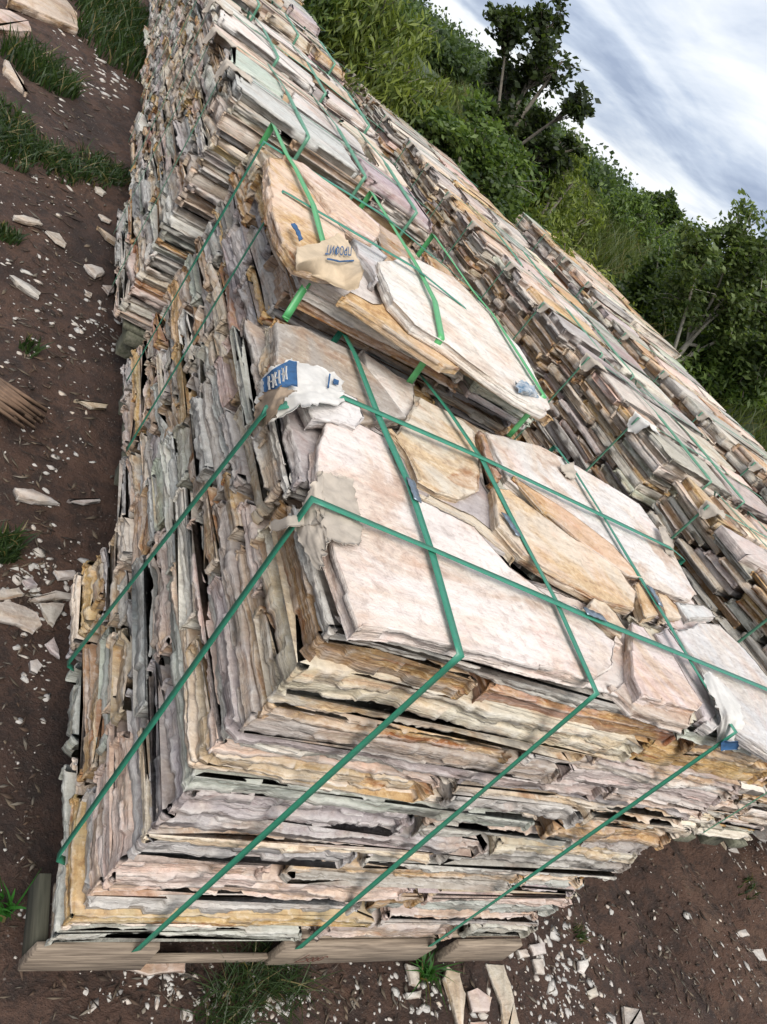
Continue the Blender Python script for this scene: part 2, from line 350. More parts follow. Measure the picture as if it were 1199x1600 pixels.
        if len(res[0]) == len(vs):
            gz_ = z + h + (g[:, 0] - x.mean()) * tilt[0] + (g[:, 1] - y.mean()) * tilt[1] + (wav(g[:, 0], g[:, 1], z + h) if wav else 0)
            ca, sa = math.cos(seed), math.sin(seed); gu, gv = g[:, 0] * ca + g[:, 1] * sa, -g[:, 0] * sa + g[:, 1] * ca
            rel = relief * (2 * fbm(gu * 7 + sx, gv * 22 + sy, sz, 4) - 1) + np.floor(fbm(gu * 4 + sy, gv * 9, sz, 2) * 6) * relief * .55 - relief * 1.6
            gz2 = gz_ + rel
            V = np.concatenate([V, np.column_stack([g, gz2])])
            mp = np.concatenate([np.arange((nr - 1) * n, nr * n), np.arange(nr * n, nr * n + len(g))])
            tris = mp[np.array([list(f) for f in res[2]], int)]
        else:
            C2 = np.array([list(k) for k in res[0]]); z2 = z + h + (C2[:, 0] - x.mean()) * tilt[0] + (C2[:, 1] - y.mean()) * tilt[1] + (wav(C2[:, 0], C2[:, 1], z + h) if wav else 0) - .0012
            z2 = z2 + relief * (2 * fbm(C2[:, 0] * 7 + sx, C2[:, 1] * 18 + sy, sz, 4) - 1)
            tris = np.array([list(f) for f in res[2]], int) + len(V); V = np.concatenate([V, np.column_stack([C2, z2])])
    else: ng.append(np.arange((nr - 1) * n, nr * n))
    return V, q, tris, ng

class Slab: pass
SLABS = []
ORD = ['lowest', 'second', 'third', 'fourth', 'fifth', 'sixth', 'seventh', 'eighth', 'ninth', 'tenth', 'eleventh', 'twelfth', 'thirteenth', 'fourteenth', 'fifteenth', 'sixteenth',
       'seventeenth', 'eighteenth', 'nineteenth', 'twentieth', 'twenty-first', 'twenty-second', 'twenty-third', 'twenty-fourth', 'twenty-fifth', 'twenty-sixth', 'twenty-seventh',
       'twenty-eighth', 'twenty-ninth', 'thirtieth', 'thirty-first', 'thirty-second', 'thirty-third', 'thirty-fourth', 'thirty-fifth', 'thirty-sixth', 'thirty-seventh', 'thirty-eighth', 'thirty-ninth', 'fortieth']
ORD1 = ['first'] + ORD[1:]
def gen_stack(name, group, x0, x1, y0, y1, z0, z1, tl, segx, segy, ds, nr, seed, vis, amp=1.0, topcdt=False, chop=.35, tone=(1, 1, 1), jit=0):
    r = np.random.default_rng(seed); z = z0; layer = 0
    def wav(xx, yy, zz=0): return .014 * (fbm(xx * 2.3 + seed, yy * 2.3, zz * 5, 2) - .5) * 2
    while z < z1 - tl * .5:
        h = tl * r.uniform(.62, 1.45); h = min(h, z1 - z); last = z + h >= z1 - tl * .5
        if last: h = z1 - z
        ny_ = max(2, int(round((y1 - y0) / (segy * r.uniform(.75, 1.35))))); ycut = np.linspace(y0, y1, ny_ + 1)
        ycut[1:-1] += r.uniform(-.3, .3, ny_ - 1) * (y1 - y0) / ny_
        front = []; left = []; specs = []
        for a in range(ny_):
            nx_ = max(2, int(round((x1 - x0) / (segx * r.uniform(.7, 1.4))))); xcut = np.linspace(x0, x1, nx_ + 1)
            xcut[1:-1] += r.uniform(-.33, .33, nx_ - 1) * (x1 - x0) / nx_
            sk = r.uniform(-.025, .025, nx_ + 1); sk[0] = sk[-1] = 0
            for b in range(nx_):
                isf, isl, isr, isb = a == 0, b == 0, b == nx_ - 1, a == ny_ - 1
                if not (isf or isl or isr or isb or last): continue
                if not (isf or isl or last) and ds > .008 and not isr: continue
                g = r.uniform(.001, .005)
                X0, X1, Y0, Y1 = xcut[b] + (0 if isl else g), xcut[b + 1] - (0 if isr else g), ycut[a] + (0 if isf else g), ycut[a + 1] - (0 if isb else g)
                if isf: Y0 += r.uniform(-.014, .004) if layer else -.020
                if isl: X0 += r.uniform(-.028 + jit * .3, -.010 + jit) if layer else -.028
                if isr: X1 -= r.uniform(0, .05)
                if isb: Y1 -= r.uniform(0, .04)
                s0, s1 = (0 if isl else sk[b]), (0 if isr else sk[b + 1])
                poly = [(X0 - s0, Y0), (X1 - s1, Y0), (X1 + s1, Y1), (X0 + s0, Y1)]
                if isf and name == 'second stack' and z > .868: poly[0] = (poly[0][0], poly[0][1] - .055); poly[1] = (poly[1][0], poly[1][1] - .055)
                elif isf and isl and r.random() < .3:
                    c = r.uniform(.012, .026); poly = [(X0 + c, Y0), (X1 - s1, Y0), (X1 + s1, Y1), (X0 + s0, Y1), (X0, Y0 + c * r.uniform(.6, 1.5))]
                elif last and r.random() < .7:
                    c = r.uniform(.02, .07); poly = [(X0 - s0, Y0), (X1 - s1, Y0), (X1 + s1, Y1 - c), (X1 - c, Y1), (X0 + s0 + c * .5, Y1)]
                hh = [(z, h)]
                if r.random() < chop and h > tl * .8: f = r.uniform(.35, .65); hh = [(z, h * f), (z + h * f, h * (1 - f))]
                for q_, (za, ha) in enumerate(hh):
                    s = Slab(); s.last = last and q_ == len(hh) - 1; s.half = '' if len(hh) == 1 else ('lower ' if q_ == 0 else 'upper '); s.ab = (a, b)
                    dx, dy = (r.uniform(-.006, .012) if q_ else 0), (r.uniform(-.0, .012) if q_ else 0)
                    s.poly = [(px + (dx if isl else 0), py + (dy if isf else 0)) for px, py in poly]
                    s.z, s.h = za, ha * (r.uniform(.99, 1.04) if r.random() < .95 else r.uniform(.9, .96)); s.seed = r.uniform(1, 9000); s.pal = pick(r); s.amp = amp * r.uniform(.7, 1.15) * float(np.clip(min(X1 - X0, Y1 - Y0) / .16, .3, 1))
                    s.col = np.clip(np.array(tone) * np.array(s.pal[1]) * r.uniform(.76, 1.16) + r.normal(0, .012, 3), .05, .8); s.stain = float(np.clip(s.pal[2] + r.normal(0, .16), 0, 1))
                    fine = [ds if v else ds * 2 for v in (isf, isr or True, isb and last, isl)]
                    if len(s.poly) == 5: fine = [ds] * 5
                    s.ds = fine; s.nr = nr; s.tilt = (0, 0); s.cdt = topcdt and s.last
                    s.wav = wav; s.stack = name; s.group = group; s.layer = layer; s.isf, s.isl = isf, isl
                    s.face = None; sc = 0
                    c8 = np.array([[X0, Y0, za], [X1, Y0, za], [X1, Y0, za + ha], [X0, Y0, za + ha]]); c9 = np.array([[X0, Y0, za], [X0, Y1, za], [X0, Y1, za + ha], [X0, Y0, za + ha]])
                    c10 = np.array([[X0, Y0, za], [X1, Y0, za], [X1, Y1, za], [X0, Y1, za]])
                    for on, quad, fc in ((isf, c8, 'front'), (isl, c9, 'left'), (s.last, c10, 'top')):
                        if not on: continue
                        p = pr(quad); A = abs(np.dot(p[:, 0], np.roll(p[:, 1], 1)) - np.dot(p[:, 1], np.roll(p[:, 0], 1))) / 2
                        cpt = p.mean(0); inside = -40 < cpt[0] < 1240 and -40 < cpt[1] < 1640
                        A *= vis(fc, quad.mean(0)) * inside
                        if A > sc: sc = A; s.face = fc
                    s.score = sc; s.cen = np.array([(X0 + X1) / 2, (Y0 + Y1) / 2]); specs.append(s)
        # position words
        for fc, key in (('front', 0), ('left', 1)):
            grp = sorted({round(float(s.cen[key]), 4) for s in specs if (s.isf if fc == 'front' else s.isl)})
            for s in specs:
                if s.face == fc: s.pos = grp.index(round(float(s.cen[key]), 4)); s.npos = len(grp)
        SLABS.extend(specs); z += h; layer += 1
    return layer

def visf1(f, c): return 1
def visf2(f, c): return (1 if f == 'left' else (c[2] > .87) * 1.0 if f == 'front' else .8)
def visf3(f, c): return (.8 if f == 'left' else (c[0] < .15) * .7 if f == 'front' else .7)
def vis_r2(f, c): return (c[2] > .62 - .25 * (c[1] < .8)) * .8 if f == 'left' else (.6 if f == 'top' else 0)
def vis_r3(f, c): return (c[2] > .82) * .7 if f == 'left' else (.6 if f == 'top' else 0)

TOP1 = .866
gen_stack('nearest stack', 'slabs stacked on the nearest pallet', 0, 1.2, 0, .83, 0, TOP1 - .023, .037, .50, .30, .0042, 9, 101, visf1, 1.0, True, .22)
# custom top pieces of the nearest stack, outlines in photo pixels laid on the plane of their top face
CUSTOM = []
G1 = 'flagstones lying on top of the nearest stack'
def custom(px, ztop, th, col, stain, label, name='flagstone', ds=.0045, amp=.5, tilt=(0, 0), group=None, relief=.0022, zs=None, nr=8):
    P = [at(u, v, 2, ztop)[:2] for u, v in px]
    A = sum(P[i][0] * P[(i + 1) % len(P)][1] - P[(i + 1) % len(P)][0] * P[i][1] for i in range(len(P)))
    if A < 0: P = P[::-1]
    if group == G1: th = min(th, .025)
    if group == G1 and ztop < TOP1 - .012: ztop = ztop + .010
    CUSTOM.append((P, ztop - th, th, col, stain, label, name, ds, amp, tilt, group, relief, nr))
PK, CR, OC, GR, LG, BR, RU = (.52, .43, .41), (.54, .47, .38), (.47, .34, .19), (.40, .40, .40), (.53, .51, .50), (.235, .20, .17), (.26, .11, .045)
custom([(505,648),(560,655),(610,680),(652,772),(700,792),(745,815),(800,880),(850,915),(900,940),(950,985),(978,1000),(966,1050),(935,1072),(830,1048),(722,1020),(640,1000),(556,988),(535,930),(512,860),(484,765),(482,705)],
       TOP1, .036, (.575, .505, .475), .3, 'large pinkish white flagstone at the front left corner of the nearest stack top', group=G1, amp=.55)
custom([(467,612),(500,600),(530,606),(562,622),(578,660),(562,676),(525,662),(500,660),(486,655)], TOP1 + .008, .035, (.53, .50, .49), .1, 'small white stone chunk under the blue-striped sack on nearest stack', 'stone_chunk', group=G1, tilt=(.05, 0))
custom([(425,497),(470,505),(552,545),(600,600),(640,654),(600,662),(560,668),(520,622),(470,600),(428,560)], TOP1 - .004, .024, (.23, .195, .165), .25, 'smooth brown flagstone at the back left of the nearest stack top', group=G1, amp=.35, relief=.001)
custom([(556,545),(580,560),(610,582),(650,606),(655,660),(640,668),(590,665)], TOP1 - .030, .03, (.56, .53, .50), .2, 'white flagstone half under the smooth brown one on the nearest stack', group=G1)
custom([(600,662),(612,672),(650,612),(700,638),(728,655),(748,675),(756,720),(757,770),(725,786),(690,774),(652,752),(632,705)], TOP1 - .004, .030, (.52, .46, .37), .7, 'rounded cream flagstone between two long straps at the back of nearest stack', group=G1, amp=.45)
custom([(746,668),(762,678),(785,735),(795,750),(775,755),(757,720)], TOP1 + .006, .04, RU, 1.0, 'narrow dark rust stone chunk on the nearest stack top', 'stone_chunk', group=G1)
custom([(752,668),(840,692),(925,738),(1000,785),(1045,845),(1094,932),(1084,942),(1022,921),(985,905),(900,848),(850,797),(792,748),(770,705)], TOP1, .034, (.54, .51, .49), .35, 'big pale grey flagstone at the right rear of the nearest stack top', group=G1)
custom([(765,752),(792,756),(850,802),(900,838),(955,862),(1003,930),(1000,958),(955,947),(880,907),(820,868),(775,818)], TOP1 + .008, .034, (.51, .42, .32), .7, 'long tan spear-shaped flagstone in the middle of the nearest stack top', group=G1, amp=.4)
custom([(800,740),(880,790),(960,850),(1012,908),(985,902),(905,845),(850,798)], TOP1 + .010, .014, (.46, .29, .17), 1.0, 'thin orange-brown stone sliver beside the tan spear-shaped flagstone', 'stone_chunk', group=G1, amp=.3)
custom([(650,775),(665,762),(740,800),(815,862),(808,882),(790,862),(740,822),(700,800)], TOP1 - .012, .02, (.50, .42, .31), .8, 'cream stone sliver along the edge of the large pinkish white flagstone', 'stone_chunk', group=G1, amp=.4)
custom([(987,905),(1003,903),(1020,927),(1037,966),(1012,970),(1003,958)], TOP1 + .004, .045, (.46, .33, .19), .9, 'ochre stone block beside the tip of the tan flagstone', 'stone_chunk', group=G1, amp=.4)
custom([(1022,919),(1042,926),(1064,948),(1072,970),(1040,968)], TOP1, .03, (.52, .41, .30), .7, 'small tan triangular stone beside the third long strap', 'stone_chunk', group=G1, amp=.4)
custom([(1055,936),(1097,940),(1116,955),(1124,968),(1078,972),(1064,950)], TOP1 - .005, .03, (.45, .455, .45), .1, 'small grey triangular stone at the right edge of nearest stack', 'stone_chunk', group=G1, amp=.4)
custom([(1046,974),(1076,971),(1086,964),(1122,970),(1168,1012),(1215,1068),(1262,1150),(1235,1200),(1165,1154),(1130,1128),(1095,1050)], TOP1, .036, (.47, .46, .46), .25, 'large streaked grey flagstone at the front right corner of nearest stack', group=G1)
custom([(1016,982),(1041,968),(1092,1040),(1128,1122),(1118,1138),(1096,1122),(1076,1074)], TOP1 - .008, .034, (.40, .35, .36), .2, 'narrow purplish grey slab under the third long strap', group=G1, amp=.5)
custom([(983,965),(1008,975),(1022,996),(1055,1018),(1078,1062),(1107,1105),(1096,1117),(1038,1102),(1002,1092),(983,1050),(980,997)], TOP1 + .002, .04, (.53, .44, .42), .5, 'pink flagstone with a broken dark end near the front right', group=G1, amp=.4)
custom([(905,950),(927,929),(945,937),(966,957),(984,985),(978,1002),(950,985)], TOP1 + .004, .034, (.55, .50, .43), .5, 'small cream stone beside the metal seal of the front cross strap', 'stone_chunk', group=G1, amp=.4)
custom([(1098,1112),(1118,1122),(1128,1140),(1112,1150),(1090,1135)], TOP1 - .02, .03, (.46, .44, .43), .2, 'small grey stone wedge at the front edge left of the third long strap', 'stone_chunk', group=G1, amp=.4)
custom([(938,1075),(985,1045),(1085,1115),(1080,1150),(1040,1140),(990,1120)], TOP1 - .028, .03, (.42, .36, .33), .3, 'brownish pink slab jutting from under the pink flagstone', group=G1, amp=.5)
# chunks in the ragged back left shoulder
for px_, zt, c_, st_, lb in (
    ([(440,640),(472,628),(492,662),(480,700),(452,690)], TOP1 - .06, (.30, .30, .31), .1, 'grey rounded stone chunk below the blue-striped sack'),
    ([(452,688),(486,690),(492,735),(470,765),(448,738)], TOP1 - .045, (.33, .30, .33), .1, 'purple-grey stone chunk left of the large pinkish flagstone'),
    ([(398,640),(425,655),(432,700),(405,690)], TOP1 - .08, (.40, .30, .2), .9, 'brown stone chunk wedged under the sack on the left face')):
    custom(px_, zt, .035, c_, st_, lb, 'stone_chunk', group='chunks wedged at the back left shoulder of the nearest stack', amp=.6, nr=6)

# second stack and its digitised top pieces
T2 = .975
gen_stack('second stack', 'slabs stacked on the second pallet', .055, .80, .852, 1.66, .13, T2 - .034, .028, .36, .30, .006, 7, 202, visf2, 1.15, True, .2)
G2 = 'flagstones lying on top of the second stack'
custom([(412,238),(442,240),(462,255),(490,290),(518,332),(548,366),(556,392),(572,440),(520,432),(466,412),(436,372),(418,320)], T2, .03, (.54, .39, .28), .95, 'orange and pink flagstone at the front left of the second stack top', group=G2, ds=.006)
custom([(440,238),(470,250),(520,285),(598,352),(600,368),(590,380),(558,362),(515,328),(462,257)], T2 + .012, .03, (.56, .45, .41), .5, 'long pinkish slab behind the orange flagstone on the second stack', group=G2, ds=.006, amp=.4)
custom([(545,364),(567,360),(585,380),(610,402),(590,440),(577,414),(556,392)], T2 - .006, .03, (.40, .40, .41), .1, 'small grey slab between the orange and the big white flagstones', group=G2, ds=.006, amp=.4)
custom([(585,404),(622,396),(652,402),(708,430),(757,476),(818,546),(834,572),(866,641),(858,645),(815,624),(770,592),(700,540),(648,508),(608,465)], T2 + .004, .026, (.58, .55, .51), .25, 'big white pointed flagstone on the front of the second stack top', group=G2, ds=.006, amp=.45)
custom([(612,462),(650,510),(720,566),(728,580),(700,575),(640,535),(560,480),(530,462),(545,452),(580,470)], T2 - .022, .022, (.50, .36, .22), .9, 'ochre slab edge under the big white flagstone', group=G2, ds=.006, amp=.4)
gen_stack('third stack', 'slabs stacked on the third pallet', -.015, .74, 1.74, 2.60, .22, 1.0, .030, .30, .30, .009, 6, 303, visf3, 1.15, False, .15)
X_FAR = [('fourth stack', .015, .82, 2.70, 3.55, .28, 1.02), ('fifth stack', .06, .88, 3.75, 4.6, .32, 1.05), ('sixth stack', .08, .94, 4.8, 5.65, .36, 1.08), ('seventh stack', .10, 1.0, 5.85, 6.7, .42, 1.12), ('eighth stack', .13, 1.05, 6.9, 7.8, .46, 1.16)]
for k, (nm, a, b, c, d, e, f) in enumerate(X_FAR):
    gen_stack(nm, 'slabs stacked on the farther pallets of the left row', a, b, c, d, e, f, .036, .32, .28, .014 if k < 2 else .02, 5 if k < 2 else 4, 404 + k, visf3, 1.2, False, .1)
ROW2 = []
for k in range(8):
    ya = .30 + .87 * k; zt = .90 + .012 * math.sin(k * 2.1) + (.02 if k in (2, 5) else 0); xo = 1.66 - .02 * k + .03 * math.sin(k * 3.3)
    ROW2.append((xo, xo + .86, ya, ya + .83, .08 + .02 * k, zt))
    gen_stack(f'{ORD1[k]} middle-row stack', 'slabs stacked on the pallets of the middle row', xo, xo + .86, ya, ya + .83, .08 + .02 * k, zt, .024, .32, .26, .009 if k < 3 else .015, 5 if k < 3 else 4, 600 + k, vis_r2, .8, False, .1, tone=(1.12, 1.05, .98), jit=.03)
ROW3 = []
for k in range(6):
    ya = .25 + .80 * k; xo = 2.66 + .22 * sm(3, 3.6, ya) ; zt = .95 + .015 * math.sin(k * 1.7)
    ROW3.append((float(xo), float(xo) + .92, ya, ya + .76, .12 + .02 * k, zt))
    gen_stack(f'{ORD1[k]} right-row stack', 'slabs stacked on the pallets of the right row', float(xo), float(xo) + .92, ya, ya + .76, .12 + .02 * k, zt, .036, .32, .26, .018, 4, 700 + k, vis_r3, .8, False, .1, tone=(1.15, 1.08, 1.0), jit=.03)

BUD = 300 - len(CUSTOM)
SLABS.sort(key=lambda s: -s.score)
stuff = MB(); used = set()
for i, s in enumerate(SLABS):
    V, q, t, ng = slab_geo(s.poly, s.z, s.h, s.ds, s.nr, s.seed, s.amp, tilt=s.tilt, cdt=s.cdt, wav=s.wav)
    col = np.array([*s.col, s.stain])
    if i < BUD and s.score > 0:
        org = np.array([V[:, 0].mean(), V[:, 1].mean(), V[:, 2].min()])
        mb = MB(); mb.add(V, q, t, ng, col)
        lay = ORD[min(s.layer, 39)]
        if s.face == 'top': lb = f'{s.pal[0]} top slab of the {s.stack}, {ORD1[s.ab[0]]} row from front, {ORD1[s.ab[1]]} from left'
        else: lb = f"{s.pal[0]} {s.half}slab, {lay} layer of {s.stack}, {ORD1[s.pos]} from {'left on front' if s.face == 'front' else 'front on left'}"
        link('flagstone', mb.mesh('flagstone', STONE, origin=org), org, label=lb, cat='stone slab', group=s.group)
    else: stuff.add(V, q, t, ng, col)
for cx0, cx1, cy0, cy1, cz0, cz1 in ((.03, 1.12, .035, .78, .01, TOP1 - .05), (.10, .76, .90, 1.62, .14, T2 - .06)):      # the inner slabs of the two near stacks
    zz_ = cz0; kk = 0
    while zz_ < cz1:
        hk = min(.03, cz1 - zz_ + .002); r9 = np.random.default_rng(900 + kk); dx_ = r9.uniform(0, .02, 4)
        V, q, t, ng = slab_geo([(cx0 + dx_[0], cy0 + dx_[1]), (cx1 - dx_[2], cy0 + dx_[1]), (cx1 - dx_[2], cy1), (cx0 + dx_[0], cy1)], zz_, hk, .02, 4, 950 + kk * 3.1, .5)
        pk = pick(r9); stuff.add(V, q, t, ng, np.array([*pk[1], pk[2]])); zz_ += .03; kk += 1
link('stone_slabs', stuff.mesh('stone_slabs', STONE), label='many smaller flagstones in the stacks farther back', cat='stone slabs', kind='stuff')
for k, (P, z, th, col, stn, lb, nm, ds, amp, tilt, grp, rel, nr) in enumerate(CUSTOM):
    V, q, t, ng = slab_geo(P, z, th, ds, nr, 33.3 + k * 7.7, amp, tilt=tilt, cdt=True, relief=rel)
    org = np.array([V[:, 0].mean(), V[:, 1].mean(), V[:, 2].min()]); mb = MB(); mb.add(V, q, t, ng, np.array([*col, stn]))
    link(nm, mb.mesh(nm, STONE, origin=org), org, label=lb, cat='stone chunk' if nm == 'stone_chunk' else 'stone slab', group=grp)

# ---------------------------------------------------------------- straps
def ribbon(mb, pts, up, w=.0145, th=.0009, seed=0.0):
    """flat band along pts; up = list of face normals"""
    pts = np.asarray(pts, float); up = np.asarray(up, float)
    P = [];U = []
    for i in range(len(pts) - 1):
        k = max(2, int(np.linalg.norm(pts[i + 1] - pts[i]) / .02))
        for j in range(k): t = j / k; P.append(pts[i] * (1 - t) + pts[i + 1] * t); U.append(up[i])
    P.append(pts[-1]); U.append(up[-1]); P = np.array(P); U = np.array(U, float)
    T = np.gradient(P, axis=0); T /= np.linalg.norm(T, axis=1, keepdims=True)
    U2 = U.copy()
    for _ in range(1): U2 = (U2 + np.roll(U2, 1, 0) * .5 + np.roll(U2, -1, 0) * .5); U2[0] = U[0]; U2[-1] = U[-1]
    s = np.arange(len(P)) * .02
    B = np.cross(T, U2); B /= np.linalg.norm(B, axis=1, keepdims=True); Nn = np.cross(B, T)
    tw = (vn(s * 4 + seed, seed, 3.3) - .5) * .35
    B2 = B * np.cos(tw)[:, None] + Nn * np.sin(tw)[:, None]; N2 = np.cross(B2, T)
    ww = w / 2
    V = np.concatenate([P - B2 * ww, P + B2 * ww, P + B2 * ww + N2 * th, P - B2 * ww + N2 * th]); n = len(P); i = np.arange(n - 1)
    q = np.concatenate([np.stack([a * n + i, b * n + i, b * n + i + 1, a * n + i + 1], 1) for a, b in ((1, 0), (2, 1), (3, 2), (0, 3))])
    mb.add(V, q, ngons=[[0, n, 2 * n, 3 * n], [4 * n - 1, 3 * n - 1, 2 * n - 1, n - 1]])
    return P, T, N2
NS = [0]
def strap(pts, up, label, group, w=.0145, seals=(), mat=None):
    NS[0] += 1; mb = MB(); pts = np.asarray(pts, float); org = pts[0]
    ribbon(mb, pts - org, up, w, seed=NS[0] * 3.7)
    o = link('green_strap', mb.mesh('green_strap', mat or STRAP), org, label=label, cat='strap', group=group)
    for c, d, nrm, ln in seals:
        sb = MB(); d = np.array(d, float); d /= np.linalg.norm(d); c = np.array(c, float)
        K = 7; pp = [c - org + d * ln * (t / (K - 1) - .5) + np.array(nrm) * (.0034 + .0012 * (t % 2)) for t in range(K)]
        ribbon(sb, pp, [nrm] * K, w * 1.16, .0016, 0.0); link('seal', sb.mesh('seal', SEAL), parent=o)
    return o
ZT = TOP1 + .0085
def P2(u, v, z=ZT): return at(u, v, 2, z)
GS = 'green straps around the nearest stack'
UP, FR, LF, BK, RT, DN = (0, 0, 1), (0, -1, 0), (-1, 0, 0), (0, 1, 0), (1, 0, 0), (0, 0, -1)
yb = .845
def along(ptsx, bottom, label, seal):
    tp = [P2(*p) for p in ptsx]; q_ = (-.011 - tp[1][1]) / (tp[0][1] - tp[1][1]); tp[0] = tp[1] + (tp[0] - tp[1]) * q_; tp[0][2] = TOP1 + .005
    end = tp[-1] + (tp[-1] - tp[-2]) * ((yb - tp[-1][1]) / (tp[-1][1] - tp[-2][1])); end[2] = TOP1
    b = at(*bottom, 1, -.013); 
    pts = [(b[0], -.012, -.014), (b[0], -.013, -.005), tp[0]] + [p for p in tp[1:]] + [end, (end[0], yb + .005, .02)]
    ups = [DN, FR] + [UP] * (len(tp)) + [BK, BK]; ups = ups[:len(pts)]
    sc = P2(*seal[0]); sdn = P2(*seal[1]) - sc
    strap(pts, ups, label, GS, seals=[(sc, sdn, UP, .056)])
along([(722,1018),(675,862),(640,757),(594,655),(555,553)], (232,1468), 'green strap over the front edge of nearest stack, leftmost of three', ((645,768), (660,812)))
along([(931,1071),(868,936),(797,803),(756,722),(704,645)], (472,1478), 'green strap over the front edge of nearest stack, middle of three', ((797,822), (815,850)))
along([(1143,1128),(1088,1048),(1040,965),(1004,908),(946,811),(900,738)], (688,1468), 'green strap over the front edge of nearest stack, rightmost of three', ((1022,933), (1035,955)))
def across(ptsx, bottom, label, seals=(), z=ZT + .003):
    tp = [P2(*p, z) for p in ptsx]; b = at(*bottom, 0, -.030); c = tp[0].copy(); c[0] = min(c[0], -.021); c[2] = TOP1 + .014
    end = tp[-1] + (tp[-1] - tp[-2]) * ((1.215 - tp[-1][0]) / (tp[-1][0] - tp[-2][0])); end[2] = TOP1
    pts = [(-.012, b[1], b[2] - .010), b, c] + tp[1:] + [end, (1.22, end[1], .02)]
    ups = ([DN, LF] + [UP] * len(tp) + [RT, RT])[:len(pts)]
    strap(pts, ups, label, GS, seals=[(P2(*s[0], z), P2(*s[1], z) - P2(*s[0], z), UP, .052) for s in seals])
across([(508,790),(680,860),(912,960),(1199,1077)], (90,1340), 'green cross strap running down the left side of nearest stack, front one', [((928,963), (960,976))])
across([(418,640),(530,618),(755,716),(1050,857)], (106,1038), 'green cross strap running down the left side of nearest stack, rear one')

# second stack straps
GS2 = 'green straps around the second stack'
def s2(top, bot, label):
    tp = [at(u, v, 2, T2 + .012) for u, v in top]; b = at(*bot, 1, .778)
    end = tp[-1].copy(); end[1] = 1.68
    strap([(b[0], .778, .86), b, (tp[0][0], tp[0][1] - .012, T2 + .008)] + tp[1:] + [end, (end[0], 1.69, .4)], ([FR, FR] + [UP] * len(tp) + [BK, BK])[:len(tp) + 4], label, GS2, .016, mat=STRAPB)
s2([(510,388),(490,320),(462,262),(448,240)], (445,500), 'bright green strap over the orange flagstone of the second stack')
s2([(690,520),(680,470),(652,415),(640,395)], (640,598), 'bright green strap over the middle of the big white flagstone')
s2([(850,612),(815,560),(770,490),(740,455)], (795,682), 'bright green strap over the pointed end of the big white flagstone')
for yy, nm in ((1.12, 'front'), (1.45, 'rear')):
    strap([(.032, yy, .2), (.032, yy, T2 + .004), (.4, yy, T2 + .018), (.81, yy, T2 - .02), (.82, yy, .2)], [LF, LF, UP, UP, RT], f'green cross strap of the second stack, {nm} one', GS2)
def far_straps(nm, grp, x0, x1, y0, y1, z0, z1, nlong=3, ncross=2):
    for k in range(ncross):
        yy = y0 + (y1 - y0) * (.25 + .5 * k); e = .014; w_ = .009
        mid = z1 + .012
        strap([(x0 - e, yy, z0), (x0 - e, yy + .01, z1 + .006), ((x0 + x1) / 2, yy + .01, mid), (x1 + e, yy, z1), (x1 + e, yy, z0)], [LF, LF, UP, UP, RT], f'green cross strap of the {nm}, {"front" if k == 0 else "rear"} one', grp, w_, mat=STRAPF)
    for k in range(nlong):
        xx = x0 + (x1 - x0) * (.28 + .27 * k); e = .004
        strap([(xx, y0 - e, z0), (xx + .01, y0 - e, z1 + .004), (xx, (y0 + y1) / 2, z1 + .016), (xx, y1 + e, z1), (xx, y1 + e, z0)], [FR, FR, UP, UP, BK], f'green long strap of the {nm}, {["leftmost", "middle", "rightmost"][k]} one', grp, .011, mat=STRAPF)
far_straps('third stack', 'green straps around the farther stacks of the left row', -.015, .74, 1.74, 2.60, .22, 1.0)
for k, (nm, a, b, c, d, e, f) in enumerate(X_FAR[:3]): far_straps(nm, 'green straps around the farther stacks of the left row', a, b, c, d, e, f, 3 if k < 2 else 1)
for k, s in enumerate(ROW2): far_straps(f'{ORD1[k]} middle-row stack', 'green straps around the middle row of stacks', *s, 2 if k < 4 else 0)
for k, s in enumerate(ROW3): far_straps(f'{ORD1[k]} right-row stack', 'green straps around the right row of stacks', *s, 2 if k < 2 else 0)

# ---------------------------------------------------------------- sacking pads
def sheet(rows, sub=6, crump=.004, seed=0.0, thick=.0012):
    A = np.array(rows, float); nr_, nc = A.shape[:2]
    def up1(A, ax):
        n = A.shape[ax]; t = np.linspace(0, n - 1, (n - 1) * sub + 1); i = np.minimum(t.astype(int), n - 2); f = t - i
        f2 = f * .6 + (f * f * (3 - 2 * f)) * .4
        a = np.take(A, i, ax); b = np.take(A, i + 1, ax); sh = [1, 1, 1]; sh[ax] = -1; f2 = f2.reshape(sh); return a * (1 - f2) + b * f2
    G = up1(up1(A, 0), 1); h, w_ = G.shape[:2]
    du = np.gradient(G, axis=0); dv = np.gradient(G, axis=1); Nn = np.cross(dv, du); Nn /= np.linalg.norm(Nn, axis=2, keepdims=True) + 1e-9
    U, V_ = np.meshgrid(np.arange(w_), np.arange(h)); s = 1.0 / sub
    n = np.abs(2 * fbm(U * s * 1.7 + seed, V_ * s * 1.7, seed, 3) - 1) * 2 - .4 + .5 * (vn(U * s * 5, V_ * s * 5, seed) - .5)
    G = G + Nn * (n * crump)[..., None]
    e = np.minimum(np.minimum(U, w_ - 1 - U), np.minimum(V_, h - 1 - V_)) == 0
    G[e] += np.random.default_rng(int(seed * 100)).normal(0, crump * .35, (e.sum(), 3))
    top = G.reshape(-1, 3); bot = (G - Nn * thick).reshape(-1, 3); id_ = np.arange(h * w_).reshape(h, w_); o = h * w_
    q = [np.stack([id_[:-1, :-1], id_[:-1, 1:], id_[1:, 1:], id_[1:, :-1]], -1).reshape(-1, 4)]; q.append(q[0][:, ::-1] + o)
    for a in (id_[0], id_[:, -1], id_[-1][::-1], id_[:, 0][::-1]): q.append(np.stack([a[:-1], a[1:], a[1:] + o, a[:-1] + o], -1))
    return np.concatenate([top, bot]), np.concatenate(q)
